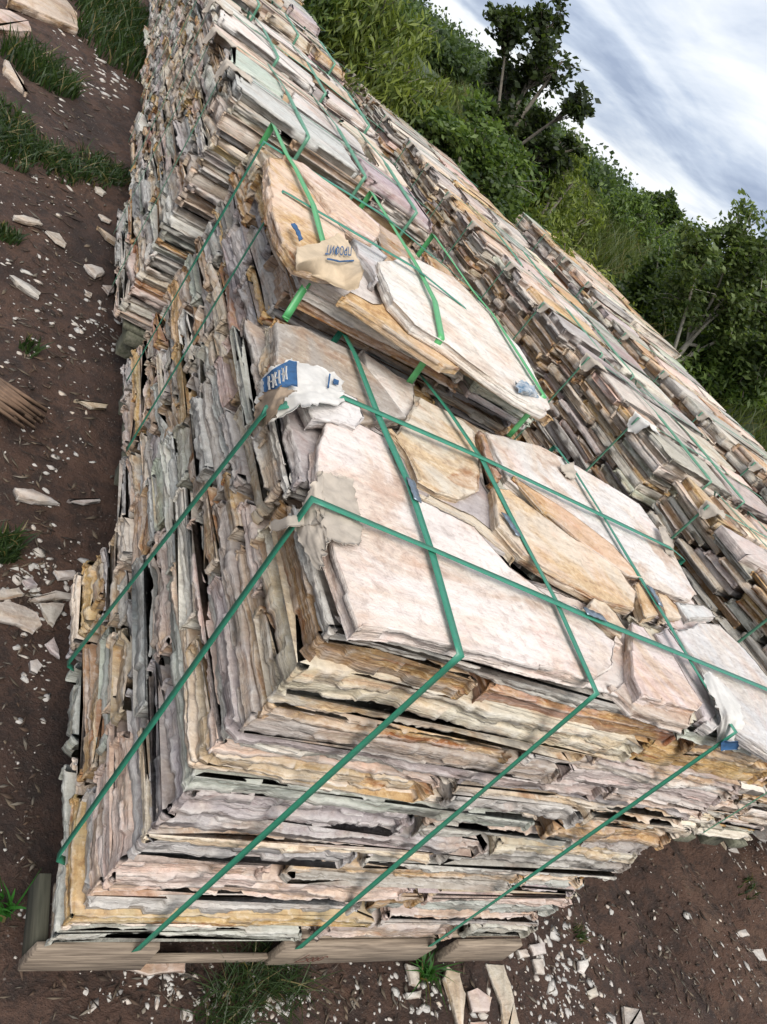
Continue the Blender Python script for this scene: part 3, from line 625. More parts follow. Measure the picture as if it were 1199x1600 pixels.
def pad(name, rows, label, mat=SACK, group=None, crump=.004, seed=1.0, sub=7):
    V, q = sheet(rows, sub, crump, seed); org = V.mean(0); mb = MB(); mb.add(V, q)
    return link(name, mb.mesh(name, mat, True, org), org, label=label, cat='sacking', group=group)
def child_sheet(name, rows, parent, mat, crump=.002, seed=2.0, sub=4):
    V, q = sheet(rows, sub, crump, seed); mb = MB(); mb.add(V - np.array(parent.location), q)
    return link(name, mb.mesh(name, mat, True), parent=parent)
GP = 'sacking pads under the straps of the nearest stack'
T = lambda u, v, dz=.004: at(u, v, 2, TOP1 + dz)
Lf = lambda u, v, x=-.004: at(u, v, 0, x)
pad('sack_pad', [[T(496,738,.004), T(524,742,.005), T(550,748,.003)], [T(500,768,.004), T(530,772,.004), T(556,778,.003)], [T(500,792,.004), T(530,798,.004), T(562,806,.003)], [T(503,815,.006), T(535,822,.009), T(568,830,.004)], [T(507,842,.004), T(535,850,.008), T(562,852,.010)]],
    'torn plain beige sacking under the front cross strap at the stack edge', group=GP, crump=.0035, seed=3.1)
pad('sack_pad', [[T(503,738,.006), T(505,775,.006), T(508,806,.006), T(514,850,.007)], [Lf(492,752,-.008), Lf(492,780,-.009), Lf(494,815,-.009), Lf(506,862,-.010)], [Lf(478,780,-.012), Lf(478,800,-.013), Lf(484,835,-.014), Lf(506,884,-.016)], [Lf(470,800,-.014), Lf(462,828,-.016), Lf(478,858,-.018), Lf(500,893,-.018)]],
    'beige sacking flap hanging over the left edge under the front cross strap', group=GP, crump=.004, seed=4.4)
pad('sack_pad', [[Lf(498,796,-.008), Lf(498,820,-.010)], [Lf(478,800,-.012), Lf(478,822,-.014)], [Lf(452,806,-.030), Lf(452,824,-.034)], [Lf(422,816,-.030), Lf(426,832,-.028)]],
    'narrow pinkish beige sacking strip sticking out left of the strap', group=GP, crump=.003, seed=5.2)
pA = pad('sack_pad', [[Lf(411,592,-.030), Lf(430,573,-.030), T(455,560,.012), T(500,574,.014), T(536,592,.008)], [Lf(405,622,-.036), Lf(430,606,-.036), T(458,590,.024), T(500,603,.022), T(536,612,.012)],
    [Lf(400,645,-.030), Lf(426,636,-.044), T(462,612,.020), T(498,614,.024), T(536,622,.012)], [Lf(398,664,-.028), Lf(424,662,-.036), T(468,636,.026), T(500,630,.028), T(538,632,.014)]],
    'folded beige sack with blue stripes and print under the rear cross strap', SACKW, group=GP, crump=.005, seed=6.3)
child_sheet('blue_print', [[Lf(412,592,-.040), Lf(431,575,-.040), T(452,564,.022), T(464,565,.026)], [Lf(413,603,-.044), Lf(433,592,-.044), T(454,584,.030), T(465,585,.034)], [Lf(415,616,-.044), Lf(436,608,-.046), T(456,603,.030), T(466,604,.034)]], pA, BLUE, .001)
for k in range(6):
    u0 = 420 + 5.4 * k; v0 = 588 - 3.2 * k; P_a = lambda u, v: Lf(u, v, -.050)
    dx = (0, 2.2, -1.8, 0, 2.0, 0)[k]
    child_sheet('printed_letter', [[P_a(u0, v0), P_a(u0 + 2.2, v0)], [P_a(u0 + dx, v0 + 11), P_a(u0 + 2.2 + dx, v0 + 11)], [P_a(u0 + 1, v0 + 21), P_a(u0 + 3.2, v0 + 21)]], pA, SACKW, .0003)
    if k in (0, 2, 4): child_sheet('printed_letter', [[P_a(u0, v0 + 9), P_a(u0 + 5.4, v0 + 7)], [P_a(u0, v0 + 11), P_a(u0 + 5.4, v0 + 9)]], pA, SACKW, .0003)
child_sheet('blue_print', [[T(515,584,.022), T(517,585,.022)], [T(512,606,.024), T(514,607,.024)]], pA, BLUE, .0005)
child_sheet('blue_print', [[T(522,592,.020), T(530,595,.020)], [T(521,599,.021), T(529,602,.021)]], pA, BLUE, .0005)
pad('sack_pad', [[Lf(414,614,-.052), Lf(440,604,-.056), T(462,612,.030)], [Lf(402,640,-.050), Lf(425,640,-.062), Lf(446,622,-.058)], [Lf(398,665,-.040), Lf(414,668,-.048), Lf(432,650,-.052)]],
    'brown folded sack end pinched against the left face by the strap', flat_mat('sack_brown', (.36, .27, .19), .9, 26, .35, .5, .004), group=GP, crump=.005, seed=7.7)
pB = pad('sack_pad', [[T(1098,1052,.010), T(1108,1050,.016), T(1122,1062,.014), T(1140,1075,.008)], [T(1110,1085,.010), T(1122,1082,.018), T(1142,1092,.016), T(1158,1105,.008)], [T(1128,1120,.008), T(1138,1118,.018), T(1150,1122,.016), T(1162,1130,.008)],
          [at(1118,1168,1,-.006), at(1130,1170,1,-.012), at(1145,1170,1,-.012), at(1156,1168,1,-.006)]], 'white folded paper pad under the rightmost strap at the front edge', SACKW, GP, .004, 8.1)
child_sheet('blue_print', [[at(1128,1158,1,-.016), at(1154,1158,1,-.016)], [at(1127,1171,1,-.016), at(1153,1171,1,-.016)]], pB, BLUE)
pad('sack_pad', [[T(876,728,.008), T(896,722,.014)], [T(882,740,.004), T(900,738,.010)], [T(886,746,.002), T(898,750,.006)]], 'small torn beige sacking scrap under the far end of rightmost strap', group=GP, seed=9.2)
pad('sack_pad', [[T(1028,822,.01), T(1040,824,.016)], [T(1036,845,.012), T(1050,848,.016)], [T(1040,862,.0), T(1054,872,.004)]], 'small beige sacking scrap at the right edge under rear cross strap', group=GP, seed=9.9)
Q2 = lambda u, v, dz=.012: at(u, v, 2, T2 + dz)
F2 = lambda u, v: at(u, v, 1, .775)
pC = pad('sack_pad', [[Q2(465,385), Q2(500,380,.014), Q2(530,365,.012), Q2(545,378)], [Q2(462,412), Q2(500,402,.016), Q2(535,400,.014), Q2(562,410)], [F2(464,424), F2(505,432), F2(538,445), F2(570,424)], [F2(485,428), F2(515,442), F2(545,455), F2(560,450)]],
         'cream sack scrap with blue lettering under the strap of second stack', flat_mat('sack_cream', (.60, .47, .32), .9, 26, .3, .5, .004), 'sacking pads under the straps of the second stack', .002, 10.4)
child_sheet('blue_print', [[Q2(455,350,.016), Q2(461,349,.016)], [Q2(463,362,.018), Q2(468,360,.018)], [Q2(468,378,.020), Q2(474,374,.020)]], pC, BLUE, .001)
child_sheet('blue_print', [[Q2(512,403,.019), Q2(512,405,.019)], [Q2(532,407,.019), Q2(532,409,.019)], [Q2(554,406,.019), Q2(554,408,.019)]], pC, BLUE, .0004)
def word(txt, p0, p1, hvec, mat, parent, name='printed_letter'):
    c = bpy.data.curves.new('w', 'FONT'); c.body = txt; c.size = 1; c.extrude = .01
    o = bpy.data.objects.new('w', c); COL.objects.link(o); dg = bpy.context.evaluated_depsgraph_get(); me = bpy.data.meshes.new_from_object(o.evaluated_get(dg)); bpy.data.objects.remove(o)
    n = len(me.vertices); co = np.zeros(n * 3, np.float32); me.vertices.foreach_get('co', co); co = co.reshape(-1, 3); wd = co[:, 0].max()
    p0, p1, hv = np.array(p0), np.array(p1), np.array(hvec); nn = np.cross(p1 - p0, hv); nn /= np.linalg.norm(nn)
    co2 = p0 + np.outer(co[:, 0] / wd, p1 - p0) + np.outer(co[:, 1] / .72, hv) + np.outer(co[:, 2] * .04, nn)
    me.vertices.foreach_set('co', (co2 - np.array(parent.location)).astype(np.float32).ravel()); me.materials.clear(); me.materials.append(mat); me.update()
    return link(name, me, parent=parent)
try: word('ПРОФИТ', Q2(551,386,.020), Q2(511,383,.021), Q2(549,388,.020) * 0 + (Q2(545,408,.020) - Q2(546,394,.020)) , BLUE, pC)
except Exception as ex: print('word', ex)
pad('sack_pad', [[Q2(806,598), Q2(820,596,.02), Q2(834,604)], [Q2(812,612), Q2(826,610,.022), Q2(842,616)], [F2(818,622), F2(832,626), F2(848,634)]], 'blue and white crumpled scrap under the strap at the pointed slab end',
    flat_mat('blue_white_scrap', (.55, .56, .55), .8, 70, .8, .3, .002, (1, 1, 1), (.05, .13, .22)), 'sacking pads under the straps of the second stack', .006, 11.3)
def edge_pad(x, y, z, label, grp, s=1.0, seed=1.0, mat=SACK):
    pad('sack_pad', [[(x + .07 * s, y - .05 * s, z + .008), (x + .08 * s, y, z + .010), (x + .06 * s, y + .05 * s, z + .006)], [(x - .004, y - .045 * s, z + .012), (x - .008, y, z + .010), (x - .004, y + .05 * s, z + .010)],
                     [(x - .012, y - .03 * s, z - .04 * s), (x - .02, y, z - .05 * s), (x - .012, y + .035 * s, z - .035 * s)]], label, mat, grp, .006 * s, seed, 5)
GF = 'sacking pads on the farther stacks'
edge_pad(-.03, 1.955, 1.0, 'brown sacking fold under the front cross strap of the third stack', GF, 1, 12.1)
edge_pad(-.03, 2.385, 1.0, 'brown sacking fold under the rear cross strap of the third stack', GF, 1, 13.1)
edge_pad(.0, 2.91, 1.02, 'brown sacking fold under the front cross strap of the fourth stack', GF, 1, 14.1)
for k, s in enumerate(ROW2[:7]):
    for j in range(2):
        if (k, j) in ((1, 0),): mt = SACKW
        else: mt = SACK
        edge_pad(s[0], s[2] + .83 * (.25 + .5 * j), s[5], f'beige sacking fold under the {"front" if j == 0 else "rear"} cross strap of {ORD1[k]} middle-row stack', GF, 1.0 if k == 1 else .75, 20 + k * 2.3 + j, mt)
for k, s in enumerate(ROW3[:5]):
    for j in range(2): edge_pad(s[0], s[2] + .76 * (.25 + .5 * j), s[5], f'beige sacking fold under the {"front" if j == 0 else "rear"} cross strap of {ORD1[k]} right-row stack', GF, .7, 50 + k * 2.3 + j)

# ---------------------------------------------------------------- pallets
def wood_box(name, lo, hi, parent, mat=WOOD, jit=.0018, rot=0):
    mb = MB(); box(mb, np.array(lo), np.array(hi), jit, rot=rot); me = mb.mesh(name, mat); o = link(name, me, parent=parent)
    o.modifiers.new('b', 'BEVEL').width = .002; return o
def pallet(x0, x1, y0, y1, zt, label, detailed=False):
    e = link('pallet', None, (x0, y0, zt - .13), label=label, cat='pallet', group='wooden pallets under the stacks')
    W_, D_ = x1 - x0, y1 - y0; zb = .13
    nb = 6
    for k in range(nb):
        a = D_ * k / nb + .01; wood_box('deck_board', (.03, a, zb - .022), (W_ - .02, a + D_ / nb * .72, zb - .002), e, WOODG)
    for k in range(3):
        a = .05 + (W_ - .15) * k / 2; wood_box('bearer', (a, -.0, zb - .062), (a + .09, D_, zb - .024), e, WOODG)
    for k in range(3):
        a = .06 + (W_ - .18) * k / 2
        for j in range(3):
            b_ = (D_ - .14) * j / 2 + .05
            wood_box('block', (a, b_, -.01), (a + .1, b_ + .07, zb - .064), e, WOODG)
    return e
# nearest pallet, built to its own worn look
e = link('pallet', None, (0, 0, -.14), label='weathered pallet with handwritten number under the nearest stack', cat='pallet', group='wooden pallets under the stacks')
for k in range(5): wood_box('deck_board', (.03, .14 + k * .14, .118), (1.17, .24 + k * .14, .136), e, WOODG)
wood_box('deck_board', (-.004, .006, .126), (1.17, .10, .136), e, WOOD)
wood_box('front_board', (-.028, -.014, .056), (.19, .006, .134), e, WOOD)
wood_box('front_board', (.455, -.014, .052), (.86, .006, .134), e, WOOD)
wood_box('front_board', (.93, -.016, .050), (1.15, .004, .134), e, WOOD)
wood_box('front_board', (.19, -.006, .050), (.455, .010, .066), e, WOOD)
wood_box('side_board', (-.026, .006, .060), (-.006, .12, .120), e, WOOD_SHADED)
for a, b_ in ((.06, .1), (.06, .62), (.50, .3), (1.02, .1), (1.02, .62), (.5, .62)): wood_box('block', (a, b_, .0), (a + .11, b_ + .12, .08), e, WOODG)
# handwriting on the front board: strokes of "1600"
sb = MB()
def stroke(pts, w=.0026):
    pts = np.array([(bx0 + (p[0] - bx0) * .62, -.0190, bz + (p[1] - bz) * 1.35) for p in pts], float)
    ribbon(sb, pts, [FR] * len(pts), w, .0004)
def loop(cx, cz, rx, rz, a0=0, a1=6.4, n=9): return [(cx + rx * math.cos(a0 + (a1 - a0) * i / n), cz + rz * math.sin(a0 + (a1 - a0) * i / n)) for i in range(n + 1)]
bx0 = float(at(482, 1488, 1, -.0190)[0]); bz = .095
stroke([(bx0 + .018, bz + .016), (bx0 + .006, bz - .002), (bx0 - .004, bz - .012)]); stroke([(bx0 + .000, bz - .011), (bx0 + .03, bz - .010), (bx0 + .036, bz - .004), (bx0 + .026, bz + .002)])
stroke(loop(bx0 + .048, bz - .003, .009, .007)); stroke(loop(bx0 + .068, bz - .003, .008, .007)); stroke(loop(bx0 + .086, bz - .001, .008, .006, .5, 6.6)); stroke([(bx0 + .092, bz + .005), (bx0 + .102, bz + .008), (bx0 + .108, bz + .003)])
link('handwriting', sb.mesh('handwriting', INK), parent=e)
pallet(.03, .80, .852, 1.66, .13, 'old pallet under the second stack'); pallet(-.015, .74, 1.74, 2.60, .22, 'old pallet under the third stack')
pallet(.015, .82, 2.70, 3.55, .28, 'old pallet under the fourth stack'); pallet(.06, .88, 3.75, 4.6, .32, 'old pallet under the fifth stack')
pallet(.08, .94, 4.8, 5.65, .36, 'old pallet under the sixth stack')
for k, s in enumerate(ROW2[:3]): pallet(s[0], s[1], s[2], s[3], s[4], f'old pallet under the {ORD1[k]} middle-row stack')

# ---------------------------------------------------------------- loose stones on the ground
def gpt(u, v):
    d = ray(u, v); c = -.14
    for _ in range(12):
        t = min((c - CAM[2]) / min(d[2], -.01), 40); p = CAM + d * t; c = c * .4 + .6 * float(gz(p[0], p[1], False))
    return p
def lstone(px, th, col, stain, label, amp=.5, lift=0.004, group='loose stones lying on the dirt', tilt=(0, 0), ds=.006):
    P = [gpt(u, v)[:2] for u, v in px]
    A = sum(P[i][0] * P[(i + 1) % len(P)][1] - P[(i + 1) % len(P)][0] * P[i][1] for i in range(len(P)))
    if A < 0: P = P[::-1]
    c = np.mean(P, 0); z = float(gz(c[0], c[1])) - th * .25 + lift; k = rng.uniform(1, 500)
    sc = np.ptp(np.array(P), axis=0).max()
    V, q, t, ng = slab_geo(P, z, th, max(ds, sc / 60), 5, k, amp * min(1, sc * 5), tilt=tilt); org = np.array([c[0], c[1], z]); mb = MB(); mb.add(V, q, t, ng, np.array([*col, stain]))
    link('loose_stone', mb.mesh('loose_stone', STONE, origin=org), org, label=label, cat='stone', group=group)
PKs = (.46, .36, .30)
lstone([(5,-25),(70,-25),(100,0),(122,30),(122,58),(80,42),(30,22),(8,15)], .05, (.50, .37, .27), .7, 'large pink and cream slab lying at the top left corner')
lstone([(-25,18),(10,22),(45,40),(50,60),(28,62),(-25,55)], .05, (.48, .34, .28), .5, 'pinkish slab at the left edge below the large cream slab')
lstone([(0,100),(14,106),(38,140),(40,158),(20,140),(0,120)], .03, (.36, .28, .22), .4, 'narrow brownish stone left of the round green bush')
for px, c, lb in (
    ([(14,346),(30,343),(60,352),(66,362),(40,360),(16,352)], (.33, .28, .23), 'flat beige stone sliver on the dirt near the left edge'),
    ([(66,368),(90,372),(104,392),(100,398),(82,388)], (.34, .30, .26), 'thin crumbled stone strip right of the flat beige sliver'),
    ([(12,432),(20,432),(50,448),(66,462),(62,472),(44,462),(24,448)], (.42, .38, .33), 'long pale splintered stone on the dirt at left'),
    ([(128,418),(140,416),(160,422),(164,432),(148,440),(136,430)], (.40, .36, .33), 'pale grey stone on the dirt beside the third stack'),
    ([(145,295),(155,296),(166,306),(160,311),(148,304)], (.44, .41, .36), 'small pale oval stone beside the grass strip'),
    ([(152,336),(160,338),(176,348),(172,352),(158,346)], (.40, .37, .33), 'small grey stone above the orange-brown plank-shaped stone'),
    ([(146,358),(152,360),(184,384),(194,396),(188,400),(160,380)], (.34, .24, .15), 'orange-brown plank-shaped stone leaning beside the third stack'),
    ([(157,448),(180,446),(184,460),(168,466)], (.33, .27, .25), 'dull pink stone close to the third pallet'),
    ([(130,455),(144,462),(142,468),(132,462)], (.42, .39, .35), 'tiny pale stone left of the dull pink one'),
    ([(110,630),(130,628),(170,636),(166,646),(140,646)], (.36, .27, .15), 'yellow-brown flat stone beside the second pallet'),
    ([(18,766),(50,764),(82,780),(96,794),(60,796),(20,788)], (.31, .28, .27), 'dark grey flat stone on the dirt at the left edge'),
    ([(100,788),(128,780),(158,778),(160,788),(130,796)], (.33, .30, .29), 'grey flat stone beside the second stack base'),
    ([(-20,925),(30,918),(40,934),(10,942),(-20,944)], (.33, .29, .25), 'flat brown-grey slab at the left edge, rearmost of the cluster'),
    ([(-20,945),(10,940),(40,950),(60,962),(68,985),(52,998),(20,985),(-20,975)], (.34, .29, .26), 'large brown-grey slab at the left edge beside the nearest stack'),
    ([(40,940),(62,930),(85,922),(115,928),(112,942),(85,940),(60,946)], (.35, .31, .27), 'pale brown slab leaning against the nearest pallet, upper one'),
    ([(58,946),(80,942),(105,944),(98,962),(84,984),(72,978),(62,960)], (.36, .32, .26), 'pale brown slab leaning against the nearest pallet, lower one'),
    ([(80,896),(115,894),(120,910),(88,912)], (.33, .28, .26), 'brownish stone at the rear of the cluster beside nearest stack'),
    ([(34,908),(50,900),(60,918),(42,922)], (.32, .27, .28), 'purplish stone in the cluster beside nearest stack'),
    ([(44,1034),(58,1030),(68,1042),(58,1056),(46,1050)], (.33, .29, .27), 'small grey stone on dark dirt left of the nearest stack'),
    ([(68,1008),(84,996),(94,1018),(94,1032),(78,1022)], (.38, .32, .34), 'lilac stone wedged against the nearest pallet side'),
    ([(180,1487),(292,1488),(288,1532),(225,1540),(185,1528)], (.35, .20, .12), 'rust red block of stone under the front of nearest pallet'),
    ([(690,1508),(716,1520),(726,1558),(722,1615),(708,1615),(694,1560),(684,1530)], (.44, .33, .20), 'ochre slab fragment on the ground in front of the pallet'),
    ([(722,1552),(738,1545),(764,1562),(760,1588),(730,1590)], (.45, .34, .30), 'pink slab fragment on the ground in front of the pallet'),
    ([(728,1594),(756,1592),(772,1610),(765,1640),(726,1640)], (.46, .35, .33), 'pink slab fragment at the bottom edge of the picture'),
    ([(754,1505),(786,1505),(800,1540),(818,1615),(784,1640),(776,1570)], (.43, .37, .27), 'long cream slab strip on the ground at the pallet corner'),
    ([(632,1505),(656,1512),(656,1545),(640,1540)], (.42, .40, .36), 'pale slab fragment under the grass tuft by the pallet'),
    ([(630,1552),(656,1548),(656,1564),(634,1564)], (.44, .42, .39), 'pale pebble slab left of the ochre fragment'),
    ([(901,1500),(918,1496),(920,1512),(912,1526),(902,1518)], (.60, .57, .53), 'bright white stone on the gravel right of the pallet'),
    ([(1140,1256),(1166,1252),(1188,1274),(1210,1300),(1195,1322),(1172,1318),(1158,1290),(1144,1282)], (.44, .41, .39), 'large pale angular stone at the right edge beyond the front corner'),
    ([(1116,1262),(1130,1268),(1148,1290),(1150,1298),(1120,1296)], (.42, .39, .36), 'grey angular stone left of the large pale angular one'),
    ([(1146,1305),(1160,1316),(1166,1330),(1148,1322)], (.42, .39, .36), 'small grey stone below the large pale angular stone'),
    ([(1097,1288),(1108,1284),(1132,1330),(1130,1342),(1118,1326)], (.36, .31, .22), 'yellowish pointed stone splinter right of the nearest stack'),
    ([(970,1568),(1000,1572),(1010,1610),(975,1620)], (.34, .30, .27), 'brown-grey flat stone at the bottom edge right of centre'),
    ([(1150,1452),(1166,1448),(1176,1462),(1160,1466)], (.40, .37, .34), 'pale stone in the wheel rut at the right'),
    ([(1178,1480),(1196,1478),(1205,1500),(1188,1500)], (.42, .39, .36), 'pale stone at the right edge below the wheel rut'),
    ([(1188,1420),(1194,1416),(1212,1445),(1200,1440)], (.42, .38, .30), 'yellowish stone splinter at the right edge'),
    ([(915,1548),(930,1540),(936,1558),(920,1566)], (.38, .34, .26), 'tan stone on the gravel below the bright white one'),
    ([(820,1478),(845,1474),(850,1496),(828,1500)], (.44, .38, .36), 'pinkish stone beside the right end of the nearest pallet'),
    ([(825,1502),(843,1500),(846,1528),(832,1526)], (.42, .39, .37), 'grey stone at the foot of the pallet right corner'),
    ([(800,1488),(815,1486),(822,1500),(806,1504)], (.43, .40, .37), 'small pale stone against the pallet right end')):
    lstone(px, .012 if len(px) < 6 else .017, tuple(k * .82 for k in c), .3, lb)
# splintered wood on the left
wp = [gpt(-15, 608), gpt(40, 640), gpt(48, 690), gpt(20, 660), gpt(-15, 640)]
mb = MB(); r5 = np.random.default_rng(5); A_, B_ = gpt(-30, 612), gpt(56, 684); dv = B_ - A_; dv[2] = 0; Ld = np.linalg.norm(dv); dv /= Ld; nv = np.array([-dv[1], dv[0], 0])
for k in range(14):
    o_ = (k - 6.5) * .0085; l_ = Ld * (.75 + r5.uniform(-.2, .25)); z_ = float(gz(A_[0], A_[1])) + .02
    p = [A_ + nv * (o_ - .0045), A_ + nv * (o_ + .0045), A_ + dv * l_ + nv * (o_ + r5.normal(0, .004))]
    V = np.array([[*q_[:2], z_ + dz] for dz in (0, .014) for q_ in p]); V[[2, 5], 2] += r5.uniform(-.006, .01, 1); mb.add(V, [[0, 1, 4, 3], [1, 2, 5, 4], [2, 0, 3, 5]], [[2, 1, 0], [3, 4, 5]])
org = np.array([A_[0], A_[1], z_]); link('broken_board', mb.mesh('broken_board', flat_mat('brown_wood', (.20, .125, .08), .85, 30, .5, .5, .002), origin=org), org, label='brown splintered wooden board end on the dirt at the left edge', cat='board')

# gravel
gr = MB(); ic = np.array([[0, 0, 1], [.9, 0, .3], [.3, .85, .3], [-.7, .5, .3], [-.7, -.5, .3], [.3, -.85, .3], [.7, .5, -.4], [-.3, .85, -.4], [-.9, 0, -.4], [-.3, -.85, -.4], [.7, -.5, -.4], [0, 0, -.8]])
it = np.array([[0,1,2],[0,2,3],[0,3,4],[0,4,5],[0,5,1],[1,6,2],[2,7,3],[3,8,4],[4,9,5],[5,10,1],[6,7,2],[7,8,3],[8,9,4],[9,10,5],[10,6,1],[11,7,6],[11,8,7],[11,9,8],[11,10,9],[11,6,10]])
def gravel(n, cx, cy, sx, sy, smin, smax, seed, flat=.32):
    r = np.random.default_rng(seed)
    for _ in range(n):
        x, y = r.normal(cx, sx), r.normal(cy, sy)
        if 0 < x < 1.15 and .02 < y < .8: continue
        s = smin + (smax - smin) * r.random() ** 3; a = r.uniform(0, 6.28); sc = s * np.array([r.uniform(.7, 1.5), r.uniform(.5, 1), flat * r.uniform(.5, 1)])
        V = (ic + r.normal(0, .16, ic.shape)) * sc; V = np.stack([V[:, 0] * math.cos(a) - V[:, 1] * math.sin(a), V[:, 0] * math.sin(a) + V[:, 1] * math.cos(a), V[:, 2]], 1) + [x, y, float(gz(x, y)) - s * .05]
        p = PAL[r.choice(len(PAL), p=PW)]; gr.add(V, tris=it, col=[*(np.array(p[1]) * r.uniform(.14, .42)), p[2]])
def gpx(n, u, v, su, sv, a, b, seed):
    r = np.random.default_rng(seed)
    for k in range(n):
        p = gpt(r.normal(u, su), r.normal(v, sv)); gravel(1, p[0], p[1], .01, .01, a, b, seed * 1000 + k)
gpx(150, 270, 1545, 70, 28, .003, .013, 1); gpx(110, 400, 1580, 60, 22, .003, .013, 2); gpx(120, 650, 1560, 45, 35, .003, .014, 3); gpx(260, 880, 1500, 45, 45, .003, .017, 4)
gpx(160, 890, 1590, 70, 30, .003, .014, 5); gpx(90, 1080, 1400, 90, 90, .003, .012, 6); gpx(120, 60, 910, 45, 45, .004, .02, 7); gpx(90, 155, 515, 25, 22, .004, .018, 8); gpx(110, 55, 400, 45, 80, .004, .016, 9)
gpx(110, 130, 90, 35, 40, .006, .03, 10); gpx(60, 170, 125, 22, 22, .008, .035, 11); gpx(90, 80, 1050, 30, 70, .003, .012, 12); gpx(60, 60, 1350, 40, 110, .002, .007, 13); gpx(60, 530, 1540, 60, 40, .002, .007, 14)
gpx(60, 1120, 1520, 60, 60, .003, .013, 15); gpx(40, 1170, 1330, 25, 30, .006, .024, 16); gpx(60, 60, 530, 40, 60, .003, .012, 17); gpx(50, 100, 700, 40, 50, .004, .014, 18); gpx(100, 60, 250, 50, 60, .004, .018, 19)
gravel(250, 1.42, .4, .12, .5, .004, .03, 31); gravel(80, 3, 0, .6, .7, .004, .03, 32)
link('gravel', gr.mesh('gravel', STONE), label='scattered pale gravel and stone chips on the dirt', cat='gravel', kind='stuff')

# dead leaves and bark bits trodden into the dirt
lt = MB(); r8 = np.random.default_rng(88)
for (u, v, su, sv, n_, sz) in ((70, 500, 50, 160, 260, .010), (70, 900, 45, 120, 160, .009), (60, 1250, 35, 120, 120, .007), (1030, 1420, 120, 90, 420, .008), (1120, 1540, 80, 60, 200, .008), (420, 1555, 220, 25, 260, .007), (120, 200, 50, 90, 160, .014)):
    for k in range(n_):
        p = gpt(r8.normal(u, su), r8.normal(v, sv))
        if 0 < p[0] < 1.15 and .0 < p[1] < .85: continue
        a = r8.uniform(0, 6.28); l_ = sz * r8.uniform(.5, 2.6); w_ = sz * r8.uniform(.12, .6); c, d = math.cos(a), math.sin(a); z_ = float(gz(p[0], p[1]))
        V = [(p[0] + c * i_ * l_ - d * j_ * w_, p[1] + d * i_ * l_ + c * j_ * w_, z_ + .002 + r8.uniform(0, .006)) for i_, j_ in ((-1, 0), (-.2, -1), (1, 0), (-.1, 1))]
        V += [(x_, y_, z2 - .0015) for x_, y_, z2 in V]
        lt.add(V, [[0, 1, 2, 3], [7, 6, 5, 4], [0, 4, 5, 1], [1, 5, 6, 2], [2, 6, 7, 3], [3, 7, 4, 0]], col=[*(np.array([(.13, .08, .05), (.20, .15, .10), (.07, .045, .03), (.26, .22, .17)][r8.integers(4)]) * r8.uniform(.3, .75)), 1])
lm_, lnt, lb_ = new_mat('litter'); la_ = N(lnt, 'ShaderNodeAttribute', attribute_name='tint'); L(lnt, la_.outputs['Color'], lb_.inputs['Base Color'])
link('leaf_litter', lt.mesh('leaf_litter', lm_), label='brown leaf and bark bits trodden into the dirt', cat='leaf litter', kind='stuff')

# ---------------------------------------------------------------- grass
def blades(mb, cx, cy, n, rad, hmin, hmax, seed, colr=((.02, .05, .01), (.07, .13, .03)), wd=.0035, lean=.5, zf=None):
    r = np.random.default_rng(seed); a = r.uniform(0, 6.28, n); rr = rad * np.sqrt(r.random(n)); x = cx + rr * np.cos(a) ; y = cy + rr * np.sin(a)
    z = gz(x, y) if zf is None else zf(x, y); h = r.uniform(hmin, hmax, n); la = r.uniform(0, 6.28, n); ll = h * lean * r.uniform(.2, 1.4, n); t = r.uniform(0, 6.28, n)
    V = []; w_ = wd * r.uniform(.6, 1.3, n)
    for k, (f, wf) in enumerate(((0, 1), (.4, .9), (.75, .6), (1, .05))):
        px = x + np.cos(la) * ll * f * f; py = y + np.sin(la) * ll * f * f; pz = z + h * f * (1 - .25 * f * lean)
        V.append(np.stack([px - np.cos(t) * w_ * wf, py - np.sin(t) * w_ * wf, pz], 1)); V.append(np.stack([px + np.cos(t) * w_ * wf, py + np.sin(t) * w_ * wf, pz], 1))
    V = np.stack(V, 1).reshape(-1, 3); i = np.arange(n)[:, None] * 8
    q = np.concatenate([i + np.array([[2 * k, 2 * k + 1, 2 * k + 3, 2 * k + 2]]) for k in range(3)])
    c = np.array(colr[0]) + (np.array(colr[1]) - np.array(colr[0])) * r.random((n, 1)); dry = r.random(n) < .08; c[dry] = (.22, .18, .08)
    mb.add(V, q, col=np.column_stack([np.repeat(c, 8, 0), np.ones(n * 8)]))
def tuft(u, v, n, rad, h0, h1, label, seed, name='grass_tuft', lean=.6, colr=((.016, .036, .010), (.055, .095, .026)), wd=.0035, spots=None):
    mb = MB()
    for (uu, vv) in ([(u, v)] if spots is None else spots):
        p = gpt(uu, vv); blades(mb, p[0], p[1], n, rad, h0, h1, seed + int(uu), colr, wd, lean)
    p = gpt(u, v); org = np.array([p[0], p[1], float(gz(p[0], p[1]))]); return link(name, mb.mesh(name, LEAF, origin=org), org, label=label, cat='grass', group='grass tufts growing around the stacks')
tuft(62, 118, 600, .19, .05, .17, 'round dense green tuft on the dirt below the large cream slab', 1, wd=.004)
tuft(165, 40, 500, .32, .06, .2, 'tall green grass clump against the far left stacks', 2, spots=[(160,10),(180,50),(195,20),(150,-15),(190,90)], wd=.005)
tuft(15, 195, 350, .14, .03, .09, 'low leafy green patch at the left edge below the round tuft', 3, spots=[(5,180),(15,215),(0,230)], lean=.9)
tuft(110, 255, 170, .12, .03, .09, 'low strip of grass crossing the dirt toward the third stack', 4, spots=[(45,225),(75,245),(100,265),(130,270),(160,265),(180,275)], lean=.9)
tuft(8, 370, 120, .05, .03, .06, 'small dark green weed at the left edge', 5)
tuft(45, 548, 50, .03, .03, .07, 'tiny weed sprig on the dirt at left', 6); tuft(5, 860, 200, .04, .03, .08, 'dark mossy weed at the left edge above the slab cluster', 7)
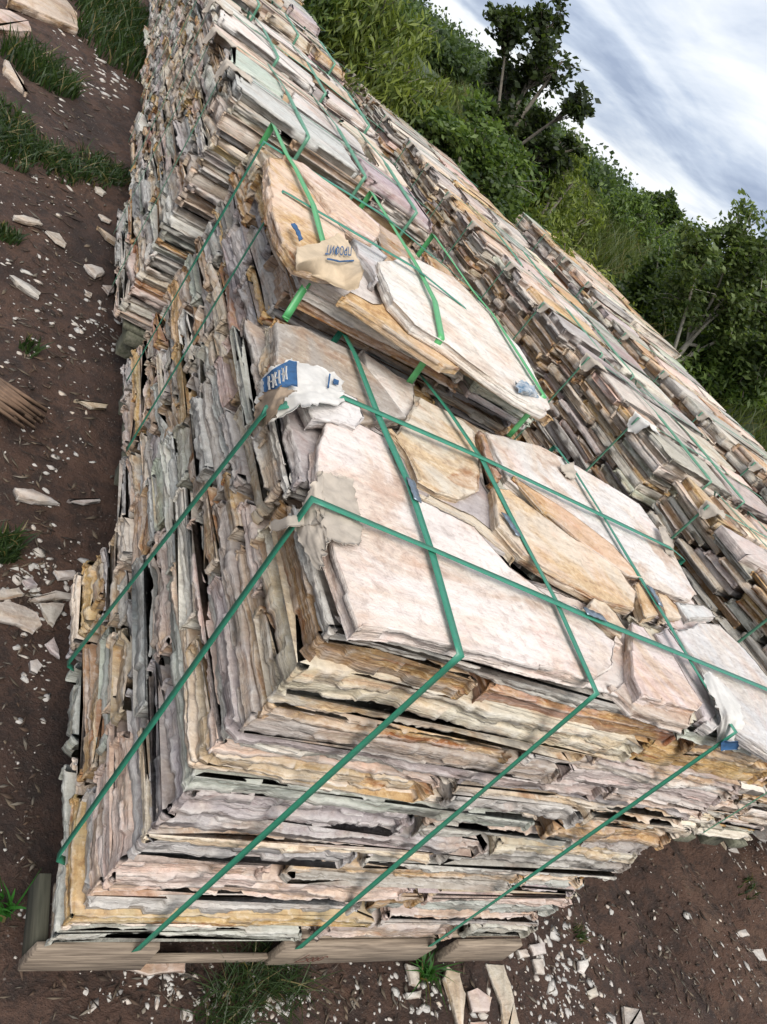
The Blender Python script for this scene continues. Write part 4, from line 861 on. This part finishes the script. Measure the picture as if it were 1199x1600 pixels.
tuft(5, 1420, 26, .02, .04, .10, 'bright green blades at the left edge beside the nearest pallet', 8, colr=((.03, .12, .02), (.05, .2, .03)), wd=.003)
tuft(410, 1545, 150, .055, .03, .10, 'thin green grass tuft in front of the nearest pallet, left one', 9, lean=1.2, wd=.0014, spots=[(400,1530),(365,1560),(340,1590),(440,1540)])
tuft(660, 1520, 46, .02, .05, .11, 'broad-bladed green tuft in front of the nearest pallet, right one', 10, lean=1.1, wd=.003, colr=((.03, .10, .02), (.07, .2, .04)))
tuft(905, 1460, 60, .03, .02, .05, 'small weed on the gravel right of nearest stack', 11, wd=.0015)
tuft(1160, 1395, 60, .04, .02, .05, 'small green weed in the wheel rut', 12, wd=.002)
bk = MB()
r6 = np.random.default_rng(66)
for k in range(520):
    x, y = r6.uniform(3.85, 9), r6.uniform(-1, 14)
    blades(bk, x, y, 110, .35, .15, .5, 700 + k, ((.035, .055, .012), (.12, .15, .035)), .006, .7)
for k in range(160):
    x, y = r6.uniform(-2, 4), r6.uniform(8.2, 14); blades(bk, x, y, 110, .4, .15, .5, 2700 + k, ((.03, .055, .012), (.10, .14, .035)), .006, .7)
link('bank_grass', bk.mesh('bank_grass', LEAF), label='long grass covering the bank behind the stacks', cat='grass', kind='stuff')

# ---------------------------------------------------------------- trees
def tube(mb, pts, rads, seg=7):
    pts = np.array(pts, float); n = len(pts); T_ = np.gradient(pts, axis=0); T_ /= np.linalg.norm(T_, axis=1, keepdims=True)
    a = np.cross(T_, [0.31, .17, .93]); a /= np.linalg.norm(a, axis=1, keepdims=True); b = np.cross(T_, a); th = np.linspace(0, 2 * np.pi, seg, endpoint=False)
    V = (pts[:, None] + (a[:, None] * np.cos(th)[None, :, None] + b[:, None] * np.sin(th)[None, :, None]) * np.array(rads)[:, None, None]).reshape(-1, 3)
    i = np.arange(n - 1)[:, None] * seg; j = np.arange(seg)[None]; j2 = (j + 1) % seg
    mb.add(V, np.stack([i + j, i + j2, i + seg + j2, i + seg + j], -1).reshape(-1, 4))
def leaves(mb, P, size, r, colr, droop=0, narrow=.5, zc=None):
    n = len(P); d = r.normal(0, 1, (n, 3)); d[:, 2] = d[:, 2] * .5 - droop; d /= np.linalg.norm(d, axis=1, keepdims=True)
    u = r.normal(0, 1, (n, 3)); u[:, 2] += .0; s_ = np.cross(d, u); s_ /= np.linalg.norm(s_, axis=1, keepdims=True); nn = np.cross(d, s_)
    L_ = (size * r.uniform(.6, 1.35, n))[:, None]; W_ = L_ * narrow * .5
    V = np.stack([P, P + d * L_ * .45 + s_ * W_ + nn * L_ * .06, P + d * L_, P + d * L_ * .45 - s_ * W_ + nn * L_ * .06], 1).reshape(-1, 3)
    i = np.arange(n)[:, None] * 4; q = i + np.array([[0, 1, 2, 3]])
    c = np.array(colr[0]) + (np.array(colr[1]) * 1.15 - np.array(colr[0])) * (r.random((n, 1)) ** 1.2)
    mb.add(V, q, col=np.column_stack([np.repeat(c, 4, 0), np.ones(n * 4)]))
GT = 'trees and bushes on the bank behind the stacks'
def tree(blobs, dist, n, size, colr, label, seed, droop=.0, narrow=.5, base=None, trunk=.05, name='tree', tight=.16, bark=BARK, ntw=26, blobd=None, cat='tree'):
    """blobs: crown lobes given where the photo shows them (centre, radius in px), set at their distance"""
    r = np.random.default_rng(seed); C_ = [(far(u, v, dist * (1 + .04 * r.normal())), rp * dist / F) for u, v, rp in blobs]
    low = min(C_, key=lambda c: c[0][2] - c[1]); ctr = np.mean([c[0] for c in C_], 0)
    if base is None:
        bx, by = (ctr[0] * .5 + low[0][0] * .5), (ctr[1] * .5 + low[0][1] * .5)
    else: bx, by = base
    bz = float(gz(bx, by, False)) - .05; e = link(name, None, (bx, by, bz), label=label, cat=cat, group=GT); org = np.array([bx, by, bz])
    tm = MB(); lm = MB(); H = max(c[0][2] for c in C_) - bz
    p0 = np.array([bx, by, bz]); mid = p0 + (ctr - p0) * .55 + r.normal(0, .04, 3) * H; top = ctr + [0, 0, max(0, (max(c[0][2] for c in C_) - ctr[2]) * .7)]
    tube(tm, [p0 - org, p0 * .5 + mid * .5 + r.normal(0, .02, 3) * H - org, mid - org, top - org], [trunk * 1.3, trunk, trunk * .7, trunk * .25], 8)
    tot = sum(c[1] ** 2 for c in C_)
    for c, rad in C_:
        s0 = mid if r.random() < .6 else p0 * .4 + mid * .6
        tube(tm, [s0 - org, s0 * .5 + c * .5 + r.normal(0, .10, 3) * rad - org, c - org], [trunk * .55, trunk * .35, trunk * .18], 6)
        k = int(ntw * max(.5, rad ** 2 / tot * len(C_)))
        dirs = r.normal(0, 1, (k, 3)); dirs /= np.linalg.norm(dirs, axis=1, keepdims=True); ends = c + dirs * rad * (r.random((k, 1)) ** .45) * r.uniform(.75, 1.18, (k, 1))
        for e_ in ends: tube(tm, [c * .8 + s0 * .2 - org, c * .45 + e_ * .55 + r.normal(0, .06, 3) * rad - org, e_ - org], [trunk * .16, trunk * .10, trunk * .05], 4)
        m = int(n * rad ** 2 / tot); wts = r.random(k) ** 2 + .1; wts /= wts.sum(); ch = r.choice(k, m, p=wts)
        f = r.random((m, 1)) ** .6
        P = (c * .35 + ends[ch] * .65) * (1 - f) + ends[ch] * f + r.normal(0, 1, (m, 3)) * rad * tight * np.array([1, 1, .8])
        if droop: P[:, 2] -= np.abs(r.normal(0, 1, m)) * rad * droop * .35
        shade = 0
        cr = colr; leaves(lm, P - org, size, r, cr, droop, narrow)
    link('trunk', tm.mesh('trunk', bark, True), parent=e); link('crown', lm.mesh('crown', LEAF), parent=e)
    return e
DKG, MIG, YEG, LTG = ((.017, .036, .009), (.10, .145, .034)), ((.027, .058, .013), (.15, .215, .05)), ((.05, .08, .013), (.225, .27, .06)), ((.035, .065, .015), (.17, .22, .075))
PBARK = flat_mat('pale_bark', (.38, .35, .29), .9, 40, .4, .4, .006)
tree([(795,45,38),(858,40,34),(850,100,42),(898,165,28),(800,130,42),(885,235,26),(780,200,42),(835,190,36),(845,250,42)], 8.5, 8500, .07, ((.012, .022, .008), (.06, .085, .024)), 'tall dark broad-leaved tree against the sky at top centre', 1, narrow=.55, tight=.12, trunk=.045, ntw=34)
tree([(622,70,56),(590,20,60),(672,150,42),(615,120,55),(650,175,50)], 7.5, 15000, .085, YEG, 'tall feathery yellow-green tree left of the tall dark tree', 2, droop=1.3, narrow=.22, tight=.2, trunk=.04)
tree([(590,40,75),(550,-20,70),(610,110,50),(560,90,45)], 8.5, 13000, .08, MIG, 'mid green drooping tree above the far end of middle row', 3, droop=1.2, narrow=.25, tight=.2)
tree([(500,20,55),(460,-20,50),(520,60,40),(470,20,35)], 10, 9000, .09, ((.03, .055, .015), (.10, .14, .04)), 'grassy light green bush behind the far end of left row', 4, droop=1.0, narrow=.18, tight=.22, name='bush', cat='bush')
tree([(745,235,58),(690,225,45),(790,275,60),(720,270,40)], 7.2, 12000, .06, MIG, 'leafy bush with pale twigs beneath the tall dark tree', 5, narrow=.45, bark=PBARK, tight=.17, name='bush', cat='bush')
tree([(860,310,60),(900,360,50),(835,350,45),(880,250,40)], 9, 12000, .075, YEG, 'yellow-green bush right of the tall dark tree', 6, droop=.8, narrow=.3, tight=.19, name='bush', cat='bush')
tree([(650,190,40),(610,140,35),(680,250,35),(780,330,40),(820,390,32)], 6.8, 9000, .055, DKG, 'low dark green bush just behind the middle row', 7, narrow=.5, name='bush', cat='bush')
tree([(960,360,55),(1000,330,30),(940,420,55),(1010,380,45)], 12, 15000, .075, MIG, 'rounded green tree in front of the far hill', 8, droop=.6, narrow=.32, tight=.18)
tree([(1035,322,20),(1020,310,12),(1052,335,14),(1035,350,15)], 17, 3600, .085, DKG, 'small dark flat-topped tree standing above the canopy', 9, narrow=.6, tight=.17, trunk=.06)
tree([(1100,390,45),(1150,380,45),(1195,400,50),(1080,460,60),(1150,470,65),(1210,480,50),(1120,540,50)], 7.0, 15000, .050, LTG, 'light green tree with pale branches at the right edge', 10, narrow=.5, bark=PBARK, tight=.15, trunk=.035, ntw=30)
tree([(1030,440,60),(1000,500,55),(1060,520,55),(960,470,40)], 8.0, 14000, .055, DKG, 'dark green tree left of the light tree at right', 11, narrow=.5, tight=.18, bark=PBARK)
tree([(1050,590,50),(1110,600,50),(1160,580,50),(1100,560,50)], 7.0, 12000, .07, MIG, 'green bush above the long grass at right', 12, droop=.4, narrow=.3, tight=.18, name='bush', cat='bush')
tree([(1190,600,55),(1215,540,50),(1180,550,40)], 8, 9000, .065, LTG, 'pale green bush at the right edge above the grass', 13, narrow=.4, tight=.18, name='bush', cat='bush')
tree([(910,430,40),(950,500,40),(880,400,35),(980,540,30)], 6.6, 8000, .06, YEG, 'small yellow-green bush close behind the right row', 14, droop=.6, narrow=.3, tight=.18, name='bush', cat='bush')
tree([(560,-40,70),(500,-60,70),(610,-50,40)], 11, 12000, .12, DKG, 'dark tree crown behind the feathery tree', 15, narrow=.5, tight=.2)
tree([(450,40,30),(480,70,25),(440,10,30)], 9, 4000, .08, MIG, 'low bush in the gap behind the left row', 16, droop=.8, narrow=.2, name='bush', cat='bush')

# far wooded hill
hp = [far(u, v, 95) for u, v in ((905,235),(950,285),(1010,330),(1199,480),(1290,600))]
r7 = np.random.default_rng(77)
ang = np.linspace(-.2, 1.4, 90); rr = np.linspace(60, 190, 34); AA, RR = np.meshgrid(ang, rr)
d0 = ray(915, 250); a0 = math.atan2(d0[0], d0[1])
def hillh(A, Rr):
    ridge = 1.0 * np.exp(-((A - a0 + .20) / .16) ** 2) + 3.0 * np.exp(-((A - a0 - .40) / .20) ** 2) + 1.2
    return 1 + ridge * sm(60, 120, Rr) + 1.2 * (fbm(A * 30, Rr / 12, 2.2, 3) - .5)
HX, HY = np.sin(AA) * RR, np.cos(AA) * RR; HZ = hillh(AA, RR)
idh = np.arange(AA.size).reshape(AA.shape)
link('hill', make_mesh('hill', np.stack([HX, HY, HZ], -1).reshape(-1, 3), np.stack([idh[:-1, :-1], idh[1:, :-1], idh[1:, 1:], idh[:-1, 1:]], -1).reshape(-1, 4), mat=flat_mat('hill_green', (.025, .04, .013), .95, .4, .5, .5, .5), smooth=True), kind='structure')
fm = MB(); n_ = 9000; A1 = r7.uniform(-.2, 1.4, n_); R1 = r7.uniform(60, 135, n_); cz = hillh(A1, R1)
for cx_, cy_, c_ in zip(np.sin(A1) * R1, np.cos(A1) * R1, cz):
    m = 64; s_ = r7.uniform(.9, 1.9); P = np.array([cx_, cy_, c_ + s_ * .6]) + r7.normal(0, 1, (m, 3)) * s_ * np.array([.45, .45, .42]); t_ = r7.uniform(.6, 1.3)
    leaves(fm, P, .36, r7, (tuple(np.array((.028, .052, .016)) * t_), tuple(np.array((.10, .145, .05)) * t_)), 0, .8)
link('far_forest', fm.mesh('far_forest', LEAF), label='far wooded hillside reading as one green mass', cat='forest', kind='stuff')
print('objects', len(bpy.data.objects), 'slabs', len(SLABS), 'straps', NS[0])
